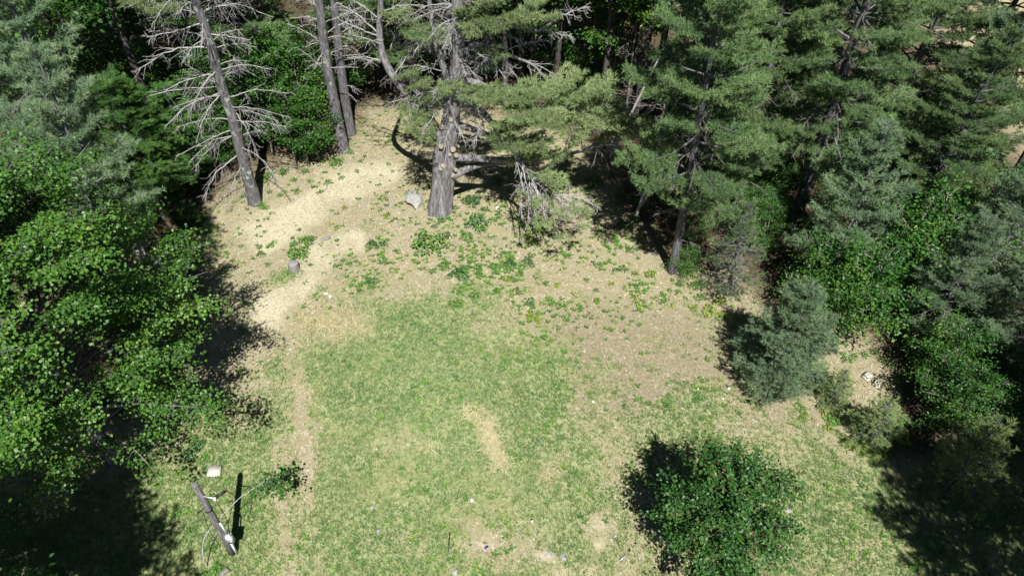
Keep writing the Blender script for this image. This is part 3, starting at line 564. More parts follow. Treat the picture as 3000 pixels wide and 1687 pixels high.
limb([(1340, 165, 0), (1400, 130, .1), (1470, 155, 0), (1560, 190, -.1), (1600, 238, -.1)], (.14, .03),
     [((1400, 130, .1), (1470, 165, -1), .5, .4)], [((1430, 140, 0), (1520, 240, -.3), .035, 12), ((1470, 155, 0), (1600, 120, .4), .035, 12), ((1500, 170, 0), (1640, 230, 0), .04, 8), ((1400, 132, 0), (1480, 230, -.6), .03, 12)], rb)
limb([(1343, 95, 0), (1420, 60, -.2), (1500, 75, -.4), (1580, 90, -.3), (1650, 40, 0)], (.16, .04),
     [((1400, 65, -.2), (1400, 95, -1.6), .9, 0), ((1420, 60, -.2), (1480, 80, -1.8), 1., 0), ((1480, 70, -.3), (1560, 60, -1.5), 1., 0), ((1540, 80, -.3), (1600, 55, -1.2), .8, .1), ((1360, 80, 0), (1380, 30, -.8), .8, .1), ((1500, 75, -.4), (1580, 15, -.4), .8, .1), ((1430, 60, -.2), (1440, 10, -.8), .8, .1)],
     [((1560, 88, -.3), (1680, 110, 0), .035, 12), ((1440, 65, -.2), (1420, 150, -.6), .03, 10), ((1600, 75, -.2), (1720, 20, .4), .04, 14)], rb)
limb([(1330, 300, 0), (1300, 200, .1), (1275, 120, .1), (1262, 40, .2), (1250, -60, .2)], (.17, .08), [], [((1285, 150, .1), (1220, 70, .3), .035, 12), ((1275, 110, .1), (1215, 150, -.6), .03, 12), ((1300, 210, .1), (1215, 190, -.3), .03, 10)], rb)
for k in range(40):                       # tangle of bare grey branches round the middle of the trunk
    z_ = rb.uniform(4.6, 10.2); i0 = int(np.argmin(np.abs(btr[:, 2] - z_))); p0 = btr[i0] - LB; az = rb.uniform(0, 6.28); l_ = rb.uniform(1.0, 2.6)
    S = Soup(); dead_branch(rb, S, p0, p0 + np.array([math.cos(az), math.sin(az) * .8, rb.uniform(-.35, .25)]) * l_, .035, .08, 11, .5); S.obj('dead_branch', M['dead'], bp_)
W, F = Soup(), Fol()                      # upper crown
for k in range(20):
    z_ = rb.uniform(11.5, 17); i0 = int(np.argmin(np.abs(btr[:, 2] - z_))); p0 = btr[i0] - LB; az = rb.uniform(-.3, 2.6); l_ = (18.5 - z_) * .42 * rb.uniform(.7, 1.1)
    bough(rb, W, F, p0, p0 + np.array([math.cos(az), math.sin(az), .15]) * l_, .05, lat=.8, bare=.45, dens=.8, tone=.5, ts=1.2)
W.obj('upper_limbs', M['bark'], bp_); F.soup(rb, TUFTS).obj('upper_crown', M['pine_pale'], bp_)
for (u, v, rr, dx) in [(1294, 428, .12, -.35), (1325, 437, .13, .25), (1334, 454, .12, .5), (1316, 452, .08, 0), (1341, 428, .07, .7), (1299, 484, .11, -.3), (1292, 494, .08, -.6), (1326, 490, .09, .35), (1333, 497, .09, .6), (1323, 512, .12, .35), (1297, 372, .12, -.4), (1320, 350, .1, -.1)]:
    i0 = int(np.argmin(np.abs(proj(btr[:, 0], btr[:, 1], btr[:, 2])[1] - v))); cen = btr[i0]; p = at(u, v, Y0 - .4); ox = float(np.clip(p[0] - cen[0], -.4, .4)); rt_ = .47 if v > 400 else .34; p = at(u, v, Y0 - math.sqrt(max(.02, rt_ ** 2 - min(abs(ox), rt_ * .9) ** 2))); d = nrm(np.array([ox / rt_ * .9, -1.0, .3])); s0 = p - d * .3; e = p + d * .09
    S = Soup(); S.add(*tube(np.stack([s0, p - d * .1, e]) - LB, [rr * 1.35, rr * 1.1, rr * .95], 12), .5); ob = S.obj('cut_stub', M['bark_big'], bp_, True)
    S = Soup(); S.add(*tube(np.stack([e - d * .01, e + d * .006, e + d * .007]) - LB, [rr * .98, rr * .96, rr * .9], 12, cap=True), .5); S.obj('sawn_face', M['cut'], ob)
S = Soup(); p = at(1487, 352, Y0 - .1); q_ = at(1462, 385, Y0 + .15); S.add(*tube(np.stack([q_, p]) - LB, [.15, .13], 12), .5); ob = S.obj('cut_stub', M['bark_big'], bp_, True)
S = Soup(); d = nrm(p - q_); S.add(*tube(np.stack([p - d * .01, p + d * .008]) - LB, [.13, .125], 12, cap=True), .5); S.obj('sawn_face', M['cut'], ob)

# ------------------------------------------------------------------ dead-limbed pines on the left
def dead_pine(name, label, base, px, r, seed, nb, zr, lr, sided=(-1, 1), mat='bark_lichen', hang=.5, explicit=(), n2=9, crown=None, top=((0, 0, 3), (0, 0, 6)), group=None, rbr=.035, nmat='pine_pale'):
    loc = G(*base); Yb = loc[1]; o_ = thing(name, loc, label, 'pine tree', group); rng = np.random.RandomState(seed); lo = np.array(loc)
    tr = hero_trunk(px, Yb, r, M[mat], o_, 12, seed, .06, top)
    for k in range(nb):
        z_ = zr[0] + (zr[1] - zr[0]) * (k + rng.rand()) / nb; i0 = int(np.argmin(np.abs(tr[:, 2] - z_))); p0 = tr[i0] - lo; az = rng.uniform(0, 6.28); q_ = np.array([math.cos(az), math.sin(az) * .8, rng.uniform(-.35, .15)])
        S = Soup(); dead_branch(rng, S, p0, p0 + q_ * rng.uniform(*lr), rbr, .1, n2, hang); S.obj('dead_branch', M['dead'], o_)
    for (a_, b_, rr, n_) in explicit:
        S = Soup(); dead_branch(rng, S, at(a_[0], a_[1], Yb) - lo, at(b_[0], b_[1], Yb + b_[2]) - lo, rr, .1, n_, hang); S.obj('dead_branch', M['dead'], o_)
    if crown:
        W, F = Soup(), Fol(); zt = tr[-1, 2]
        for k in range(crown[0]):
            z_ = rng.uniform(crown[1], zt - .5); i0 = int(np.argmin(np.abs(tr[:, 2] - z_))); p0 = tr[i0] - lo; az = rng.uniform(0, 6.28); l_ = (zt + 1.2 - z_) * crown[2] * rng.uniform(.7, 1.1)
            bough(rng, W, F, p0, p0 + np.array([math.cos(az), math.sin(az), .12]) * l_, .04, lat=.8, bare=.4, dens=.85, tone=.5, ts=1.25)
        for (a_, b_, lt) in (crown[3] if len(crown) > 3 else ()):
            bough(rng, W, F, at(a_[0], a_[1], Yb) - lo, at(b_[0], b_[1], Yb + b_[2]) - lo, .04, lat=lt, bare=.45, dens=1.2, tone=.5, ts=1.25)
        W.obj('upper_limbs', M['bark'], o_); F.soup(rng, TUFTS).obj('crown', M[nmat], o_)
    return o_
dead_pine('dead_limbed_pine', 'leaning grey pine bristling with drooping bare branches at the left edge of the clearing', (748, 594),
          [(748, 594), (724, 510), (701, 428), (680, 342), (650, 257), (633, 193), (611, 107), (581, 26), (570, -10)], [.3, .26, .24, .235, .22, .21, .2, .19, .18, .11, .04], 5, 24, (3.2, 10.8), (1.4, 3.0), n2=10, hang=.7,
          explicit=[((690, 395), (556, 505, -.6), .045, 9), ((700, 450), (592, 585, -1.2), .05, 12), ((682, 352), (512, 375, -.5), .04, 8), ((655, 270), (484, 370, -1), .06, 16), ((650, 255), (400, 295, -.4), .04, 8), ((640, 215), (482, 265, -.8), .05, 14), ((630, 140), (396, 212, -.5), .06, 14), ((622, 115), (435, 95, 0), .04, 12), ((610, 60), (430, 110, -.6), .05, 14), ((600, 40), (420, 60, .4), .04, 12), ((690, 330), (758, 462, -.6), .035, 7), ((686, 352), (765, 388, -.8), .03, 6), ((612, 100), (735, 118, -.4), .045, 11), ((600, 30), (802, 52, .3), .04, 8), ((596, 35), (790, -20, .6), .04, 8), ((640, 190), (735, 180, .4), .03, 9), ((620, 120), (712, 85, -.4), .03, 10), ((715, 470), (655, 640, -.8), .03, 7), ((640, 200), (560, 320, -1.2), .04, 12), ((655, 265), (575, 420, -1.3), .04, 10)],
          crown=(16, 11.0, .42, [((600, 40), (440, 25, -.8), .9), ((590, 20), (380, 5, -.3), .9)]), top=((-.1, .1, 2.6), (-.2, .2, 6)))
dead_pine('lichen_spotted_pine', 'straight lichen spotted pine trunk with few bare branches, nearer of the pair', (1006, 443), [(1006, 443), (986, 335), (966, 235), (950, 140), (934, 0)], [.3, .27, .25, .23, .21, .15, .04], 8, 12, (4.5, 9), (1.0, 2.2), explicit=[((962, 220), (868, 138, -.3), .03, 6), ((955, 170), (920, 105, -.5), .03, 5), ((958, 140), (840, 70, .2), .035, 9), ((945, 60), (850, 55, -.4), .035, 8), ((940, 30), (865, -10, .4), .035, 8), ((945, 70), (1060, 20, .3), .03, 7)], n2=6, hang=.3, crown=(14, 10.5, .4))
dead_pine('dark_twin_pine', 'darker pine trunk close behind the lichen spotted one, short bare snags', (1028, 392), [(1028, 392), (1008, 270), (993, 150), (978, 0)], [.27, .25, .22, .2, .14, .04], 9, 12, (4, 8), (.9, 2.0), mat='bark', explicit=[((1000, 175), (1110, 178, -.2), .04, 7), ((1000, 165), (985, 150, -.8), .03, 4), ((1003, 250), (1060, 272, -.5), .03, 5), ((1008, 270), (1045, 300, -.6), .03, 5), ((993, 100), (1080, 70, .2), .03, 8)], n2=6, hang=.3, crown=(14, 9.5, .4))
dead_pine('snag_trunk', 'thick grey trunk standing just behind the leaning bare-branched pine', (712, 285), [(712, 285), (700, 215), (682, 150), (668, 60), (660, 0)], [.33, .3, .27, .25, .22, .15, .04], 10, 7, (2, 6), (.8, 1.8), mat='bark', explicit=[((702, 215), (752, 130, -.4), .04, 3), ((700, 200), (748, 175, -.5), .03, 3), ((690, 160), (755, 132, .3), .03, 4)], n2=4, hang=.2, crown=(14, 8.5, .4), group=None)

# ------------------------------------------------------------------ slender bare trunks right of the old pine
def slender(label, base, top, r, seed, mat='birch', nb=10, ext=3.0):
    loc = G(*base); Yb = loc[1]; lo = np.array(loc); rng = np.random.RandomState(seed); o_ = thing('slender_bare_tree', loc, label, 'dead tree', 'slender bare trunks at the wood edge')
    p1 = at(top[0], top[1], Yb); d = p1 - lo; S = Soup(); path = [np.array([0, 0, -.1]), d * .5 + rng.normal(0, .06, 3), d, d + nrm(d) * ext]; trunk_tube(S, path, [r, r * .8, r * .6, .015], 7, .05, seed, 1.15); S.obj('trunk', M[mat], o_, True)
    for k in range(nb):
        f_ = rng.uniform(.2, 1.2); p0 = d * f_ if f_ < 1 else d + nrm(d) * ext * (f_ - 1); az = rng.uniform(0, 6.28); S = Soup(); dead_branch(rng, S, p0, p0 + np.array([math.cos(az), math.sin(az), rng.uniform(-.2, .35)]) * rng.uniform(.7, 1.7), .016, .08, 6, .4, rmin=.009); S.obj('dead_branch', M['twig'], o_)
slender('pale slender trunk leaning right, lowest of the bare thicket', (1862, 632), (1918, 440), .09, 1, 'birch', 12)
slender('thin grey trunk forking away to the right from the thicket foot', (1874, 604), (1971, 464), .075, 2, 'birch', 12)
slender('thin bare trunk nearest the tall green pine on the right', (1958, 572), (2007, 440), .08, 3, 'birch', 12)
slender('whitest slender trunk, leaning beside the old pine branch tips', (1783, 466), (1879, 273), .1, 4, 'birch', 8, 5)
slender('dark upright thin stem behind the old pine branch tips', (1822, 400), (1855, 150), .07, 5, 'twig', 12, 4)
slender('short dark stem at the thicket corner nearest the old pine', (1797, 522), (1772, 420), .06, 6, 'bark_dark', 6, 1)
slender('dark slender trunk inside the thicket shade', (1845, 560), (1880, 400), .07, 7, 'bark_dark', 12, 4)
slender('farthest slender trunk in the dark gap above the thicket', (1700, 250), (1720, 60), .09, 8, 'twig', 14, 4)
slender('thin dead trunk tilting in the dark gap behind the old pine', (1600, 270), (1660, 60), .14, 9, 'bark', 14, 4)
slender('spindly stem beside the dark gap, bare to the top', (1770, 330), (1800, 60), .07, 10, 'twig', 14, 4)
slender('spindly dead stem right of the dark gap', (1905, 480), (1960, 250), .07, 12, 'twig', 14, 4)

# ------------------------------------------------------------------ living trees: one of each kind, then copies
PA = pine(101, 15.5, .22, 4.4, 3.9, nper=5, gap=.85, mat='pine', dens=1.15, ts=1.3, lat=1.05, bare=.36)
PB = pine(102, 17.0, .28, 4.5, 4.5, nper=5, gap=1.0, mat='pine', dens=1.15, ts=1.3, dead=.5, lat=1.15, bare=.36)
PC = pine(103, 8.0, .12, 1.2, 2.4, gap=.62, mat='pine_blue', dens=1.1, ts=1.1, dead=.35, bare=.4)
PD = pine(104, 5.6, .1, .25, 2.0, nper=6, gap=.36, mat='pine_blue', dens=1.1, ts=1.05, dead=0, shape=.62, bare=.25, lat=.75)
PE = pine(105, 3.2, .06, .2, 1.25, nper=5, gap=.38, mat='pine_light', dens=.75, ts=1.05, dead=0, shape=.7, bare=.2, lat=.55)
PG = pine(107, 6.2, .1, .9, 2.3, nper=5, gap=.5, mat='pine', dens=.8, ts=1.05, dead=1.0, twig_share=.72, bare=.3)
PF = pine(106, 13.0, .2, 3.0, 3.2, gap=.95, mat='pine_blue', dens=1.05, ts=1.2, dead=.5, lat=1.05, bare=.4)
def hemlock(seed, H, R):
    rng = np.random.RandomState(seed); W, F = Soup(), Fol(); trunk_tube(W, [np.array([0, 0, -.1]), np.array([.05, 0, H * .5]), np.array([0, .05, H])], [.1, .07, .015], 7, .05, seed); z = .5
    while z < H - .2:
        q_ = z / H
        for k in range(3):
            az = rng.uniform(0, 6.28); l_ = R * (1 - q_) ** .8 * rng.uniform(.7, 1.15) + .25; bough(rng, W, F, [0, 0, z], np.array([math.cos(az), math.sin(az), -.12 + .35 * q_]) * l_ + [0, 0, z], .02, lat=.6, bare=.2, arch=.2, dens=1.15, tone=.5 + rng.normal(0, .15), ts=1.25, ldroop=.15)
        z += .3
    return W.mesh('trunk', M['bark'], True), None, F.soup(rng, FRONDS, True).mesh('crown', M['hemlock'])
HA, HB = hemlock(201, 7.5, 2.9), hemlock(202, 5.0, 2.2)
BA = broadleaf(301, 11, .26, 7.6, 6.0, 4.6, 80, 11, 105, .108, 'maple', 'bark', (-36, 82), temp=KITE, spread=(.42, .24), fmin=.42, flat=.06)
BM = broadleaf(302, 5.6, .12, 3.0, 2.15, 2.5, 66, 4, 72, .11, 'red_maple', 'bark_dark', (-52, 86), spread=(.3, .13), flat=.1, fmin=.62)
BU = [broadleaf(310 + k, 6.5 - k, .07, 3.9 - .5 * k, 1.7, 2.6 - .3 * k, 22, 6, 20, .15, 'under', 'twig', (-55, 80), temp=OVAL if k == 1 else LEAF, spread=(.3, .24), flat=.05) for k in range(3)]
BT = [broadleaf(320 + k, 14, .2, 10, 3.6, 4.4, 30, 10, 26, .2, 'under', 'bark_dark', (-45, 80), temp=OVAL, spread=(.5, .4)) for k in range(2)]
BS = [broadleaf(330 + k, 3.4, .05, 1.8, 1.7, 1.7, 26, 8, 24, .115, 'under', 'twig', (-40, 80), temp=OVAL, spread=(.25, .22), stems=2) for k in range(2)]

def on_ground(u, v): return G(u, v)
rt = np.random.RandomState(5)
def pt(name, me_, base, label, cat, sc=1.0, rz=None, group=None):
    return plant_tree(name, me_, G(*base) if len(base) == 2 else np.array(base), label, cat, group, rt.uniform(0, 6.28) if rz is None else rz, sc)
# left
bmp = pt('big_maple', BA, (330, 1345), 'large glossy green maple spreading over the left edge of the clearing', 'maple tree', (.9, .9, 1.0), 0.0)
S, W = Soup(), Soup(); r9 = np.random.RandomState(19); ml = np.array(bmp.location); lp = curve([np.array([0, 0, 2.6]), P(330, 1290, 3.0) - ml, P(400, 1320, 3.0) - ml, P(480, 1400, 2.9) - ml], 6); W.add(*tube(lp, np.linspace(.05, .012, len(lp)), 6)); lq = curve([np.array([0, 0, 2.6]), P(260, 1330, 3.0) - ml, P(200, 1350, 3.0) - ml, P(130, 1390, 2.9) - ml], 6); W.add(*tube(lq, np.linspace(.04, .01, len(lq)), 6)); lr_ = np.concatenate([lp, lq])
for (u, v, tn) in [(130, 1392, .95), (165, 1375, .9), (150, 1400, .9), (205, 1350, .98), (235, 1385, .98), (255, 1392, .98), (250, 1290, .98), (290, 1330, .6), (330, 1305, .55), (370, 1300, .55), (415, 1310, .5), (450, 1288, .6), (350, 1345, .5), (395, 1360, .5), (430, 1375, .55), (470, 1400, .5), (490, 1425, .5), (310, 1300, .55), (180, 1340, .9), (275, 1360, .9), (470, 1350, .5), (205, 1415, .95)]:
    cp = P(u, v, 2.95 + r9.normal(0, .1)) - ml; i0 = int(np.argmin(np.linalg.norm(lr_ - cp, axis=1))); W.add(*tube(np.stack([lr_[i0], (lr_[i0] + cp) / 2 + [0, 0, .06], cp]), [.012, .009, .006], 4)); o_ = r9.normal(0, .17, (42, 3)); o_[:, 2] *= .4; leaves(S, r9, cp + o_, nrm(o_ * [1, 1, 0] + 1e-6), .115, tn, KITE)
lo_ = W.obj('low_limb', M['twig'], bmp); S.obj('leaves', M['maple'], lo_)
pt('young_maple', BM, (2060, 1655), 'rounded dark green young maple with reddish leaf tips, alone on the lawn', 'maple tree', (.9, .9, .95), .3)
pt('tall_pine', PF, (318, 676), 'soft grey green pine filling the top left corner', 'pine tree', 1.0)
pt('tall_pine', PF, (60, 560), 'pine at the left border behind the corner pine', 'pine tree', 1.05)
pt('tall_pine', PF, (-14.1, 19.6, 0), 'soft needled pine rising behind the big maple crown', 'pine tree', (.85, .85, .95))
pt('young_pine', PC, (330, 760), 'small bluish pine between the hemlock and the big maple', 'pine tree', .75)
pt('hemlock', HA, (480, 640), 'bright feathery hemlock below the bare-branched pine', 'hemlock', 1.0)
pt('hemlock', HB, (350, 560), 'smaller feathery hemlock beside the corner pine', 'hemlock', 1.0)
pt('hemlock', HB, (560, 480), 'small shaded hemlock behind the bright one', 'hemlock', .9)
# right
pt('tall_pine', PA, (1970, 795), 'tall slim pine whose bare lower trunk stands at the right edge of the clearing', 'pine tree', (.88, .88, 1.0))
pt('tall_pine', PA, (2150, 640), 'full crowned pine just right of the slim one', 'pine tree', .9)
pt('tall_pine', PB, (2330, 640), 'broad dark trunked pine with layered boughs, upper right', 'pine tree', 1.0)
pt('tall_pine', PB, (2180, 420), 'pine behind the slim one, crown reaching the top border', 'pine tree', .95)
pt('young_pine', PC, (2420, 830), 'mid sized pine with drooping boughs in front of the broad pine', 'pine tree', 1.0)
pt('bushy_pine', PD, (2262, 1118), 'dense rounded blue green pine on the bare soil at right', 'pine tree', .93)
pt('small_pine', PE, (2540, 1290), 'small open pine with bright weeds round its foot', 'pine tree', (.9, .9, .72))
pt('tall_pine', PF, (2760, 430), 'dark trunked pine against the tan field, top right', 'pine tree', 1.1)
pt('tall_pine', PB, (2950, 560), 'pine at the right border beside the tan field', 'pine tree', .9)
pt('young_pine', PC, (2830, 900), 'bluish pine low at the right border', 'pine tree', 1.05)
pt('young_pine', PC, (2950, 1130), 'bluish pine beside the shade at the right border', 'pine tree', 1.0)
pt('young_pine', PC, (2700, 1010), 'shaded pine left of the border pines', 'pine tree', .8)
pt('young_pine', PG, (2125, 862), 'twiggy half bare pine beside the bushy blue one', 'pine tree', .8)
# broadleaf shrubs at the right
pt('leafy_shrub', BS[0], (2600, 880), 'large rounded bright leafy shrub under the broad pine', 'shrub', 1.5)
pt('leafy_shrub', BS[1], (2470, 960), 'glossy leafy shrub behind the dense blue green pine', 'shrub', 1.25)
pt('leafy_shrub', BS[1], (2370, 900), 'bright leafy shrub touching the top of the blue green pine', 'shrub', 1.1)
pt('leafy_shrub', BS[0], (2170, 700), 'yellow green shrub just right of the slim pine trunk', 'shrub', .8)
pt('leafy_shrub', BS[0], (2000, 800), 'low bright shrub round the slim pine foot', 'shrub', .45)
pt('leafy_shrub', BS[1], (2745, 1120), 'dark leafy shrub at the wood edge behind the concrete blocks', 'shrub', .9)
pt('leafy_shrub', BS[0], (2780, 1250), 'leafy shrub in deep shade at the right border', 'shrub', .9)
pt('young_pine', PC, (2735, 520), 'mid height pine below the tan field', 'pine tree', 1.1)
pt('tall_pine', PA, (2650, 700), 'bushy crowned pine between the broad pine and the field pine', 'pine tree', .68)
pt('leafy_shrub', BS[0], (2720, 640), 'leafy tree between the broad pine and the field pine', 'shrub', 1.3)
pt('leafy_shrub', BS[1], (2900, 760), 'dark leafy shrub by the right border pines', 'shrub', 1.2)
pt('small_pine', PE, (2430, 1185), 'very small thin pine beside the dense blue green pine', 'pine tree', .62)
pt('small_pine', PE, (2790, 1420), 'small bluish pine in the shade low at the right', 'pine tree', 1.15)
pt('young_pine', PC, (3010, 1330), 'bluish pine half outside the right border', 'pine tree', .8)
pt('tall_pine', PA, (2560, 470), 'pine between the broad pine and the tan field', 'pine tree', .9)
pt('tall_pine', PA, (2050, 470), 'dense pine filling the gap behind the slim pine', 'pine tree', .85)
pt('tall_pine', PB, (2420, 250), 'farthest pine at the top border right of centre', 'pine tree', 1.0)
pt('tall_pine', PB, (15.6, 6.0, 0), 'tall pine outside the lower right corner shading the lawn', 'pine tree', .8)
pt('tall_pine', PA, (18.5, 8.5, 0), 'pine outside the right border shading the lawn edge', 'pine tree', .8)
pt('tall_pine', PF, (18.8, 12.6, 0), 'soft pine whose tips hang in the lower right corner', 'pine tree', .8)
# trees of the left shade
pt('forest_tree', BT[0], (-15.6, 5.2, 0), 'leafy tree outside the lower left corner shading the ground', 'tree', .9)
pt('forest_tree', BT[1], (-18.5, 9.0, 0), 'leafy tree outside the left border shading the big maple foot', 'tree', .9)
pt('forest_tree', BT[0], (-15.4, 8.6, 0), 'leafy tree outside the left border shading the ground before the big maple', 'tree', .82)
pt('forest_tree', BT[1], (-13.4, 5.4, 0), 'leafy tree outside the lower left corner, nearer the utility pole', 'tree', .8)
pt('tall_pine', PB, (-12.2, 3.6, 0), 'tall pine below the left corner shading the ground', 'pine tree', .85)
pt('leafy_shrub', BS[0], (30, 1600), 'dim leafy shrub in the shade at the lower left corner', 'shrub', .6)
# leafy saplings lit at the wood edge left of the twin trunks
for k, (u, v, sc) in enumerate([(868, 492, .8), (905, 488, .75), (938, 474, .85), (800, 450, 1.0), (760, 400, 1.0), (850, 400, 1.05), (640, 520, .55), (620, 440, .8), (680, 470, .6), (740, 470, .7), (930, 400, .95)]):
    pt('leafy_sapling', BU[k % 3], (u, v), 'thin stemmed bright green sapling at the wood edge between the bare trunks', 'sapling', sc, None, 'saplings at the wood edge')
rf = np.random.RandomState(9)
def fill(n, region, gap, fn):
    pts_ = []
    for _ in range(4000):
        u, v = rf.uniform(region[0], region[1]), rf.uniform(region[2], region[3]); p = P(u, v)
        if all(np.hypot(*(p - q_)[:2]) > gap for q_ in pts_):
            pts_.append(p); fn(u, v, len(pts_))
            if len(pts_) >= n: break
def in_gap(u, v): return poly_sd(np.array([u]), np.array([v]), CLEAR)[0] < -25
def sap(u, v, k):
    if in_gap(u, v) and (u < 1300 or rf.rand() < .4): pt('forest_sapling', BU[k % 3], (u, v), 'shaded leafy sapling deep in the wood behind the clearing', 'sapling', rf.uniform(.6, 1.05), None, 'saplings deep in the wood')
fill(110, (-150, 1950, -30, 420), 1.55, sap)
def tall(u, v, k):
    p = P(u, v)
    if p[1] < 33: return
    pt('forest_tree', BT[k % 2] if k % 3 else PB, (u, v), 'tall shaded tree deep in the wood with its crown above view', 'tree', rf.uniform(.9, 1.15), None, 'tall trees deep in the wood')
fill(44, (-400, 1950, -330, 345), 3.0, tall)
for k, (u, v) in enumerate([(1620, 330), (1480, 300), (1745, 385), (1850, 400), (1700, 290), (1560, 260), (1900, 330), (1400, 240), (620, 330), (480, 420), (330, 450), (180, 420)]):
    pt('forest_tree', BT[k % 2], (u, v), 'tall shaded tree deep in the wood with its crown above view', 'tree', 1.0 + .02 * k, None, 'tall trees deep in the wood')
def rsh(u, v, k):
    if in_gap(u, v): pt('forest_shrub', BS[k % 2], (u, v), 'leafy undergrowth shrub between the pines on the right', 'shrub', rf.uniform(.45, .9), None, 'undergrowth between the right pines')
fill(50, (1960, 2750, 300, 900), 1.5, rsh)
fill(16, (2680, 3050, 700, 1300), 1.9, rsh)

# ------------------------------------------------------------------ weeds and seedlings
def weed(seed, r, h, n, size, mat, temp=OVAL):
    rng = np.random.RandomState(seed); S = Soup(); rho = r * np.sqrt(rng.rand(n)); az = rng.uniform(0, 6.28, n); out = np.stack([np.cos(az), np.sin(az), 0 * az], -1)
    wob = 1 + .25 * np.sin(3 * az + seed) + .15 * np.sin(5 * az + 2 * seed)
    pos = out * (rho * wob)[:, None]; pos[:, 2] = h * (1 - .75 * (rho / r) ** 2) * rng.uniform(.45, 1.05, n) + .02
    leaves(S, rng, pos, out, size, .5, temp, .35, .3, .25)
    for k in range(min(n, 10)): S.add(*tube(np.stack([[0, 0, -.03], pos[k]]), [.008, .004], 3), .1)
    return S.mesh('weed', M[mat])
WS = {}
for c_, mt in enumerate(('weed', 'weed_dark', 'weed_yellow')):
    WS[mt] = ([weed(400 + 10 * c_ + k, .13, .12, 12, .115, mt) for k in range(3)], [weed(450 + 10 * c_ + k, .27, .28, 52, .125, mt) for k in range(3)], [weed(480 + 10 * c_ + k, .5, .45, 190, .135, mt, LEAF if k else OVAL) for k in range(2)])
rw = np.random.RandomState(3)
def plant(u, v, rpx, mt='weed', label=None):
    x_, f_, d_ = ray(u, v); dep = FPX * CAM_H / d_; rm = rpx * dep / FPX; k = 0 if rpx < 9 else (1 if rpx < 17 else 2); vs = WS[mt][k]; me_ = vs[rw.randint(len(vs))]
    nm = ('seedling', 'leafy_weed', 'leafy_bush')[k]; sc = rm / (.13, .27, .5)[k]
    o_ = link(nm, me_); o_.location = G(u, v + rpx * .45); o_.rotation_euler = (0, 0, rw.uniform(0, 6.28)); o_.scale = (sc, sc, sc * rw.uniform(.85, 1.2))
    col_ = {'weed': 'bright green', 'weed_dark': 'dark green', 'weed_yellow': 'yellow green'}[mt]
    tag(o_, label or (f'tiny {col_} seedling sprouting from the clearing soil', f'knee high {col_} leafy weed growing in the clearing', f'broad {col_} leafy bush growing in the clearing')[k], ('seedling', 'weed', 'bush')[k], ('tiny seedlings in the clearing', 'leafy weeds in the clearing', 'leafy bushes in the clearing')[k] if not label else None)
D_, Yl = 'weed_dark', 'weed_yellow'
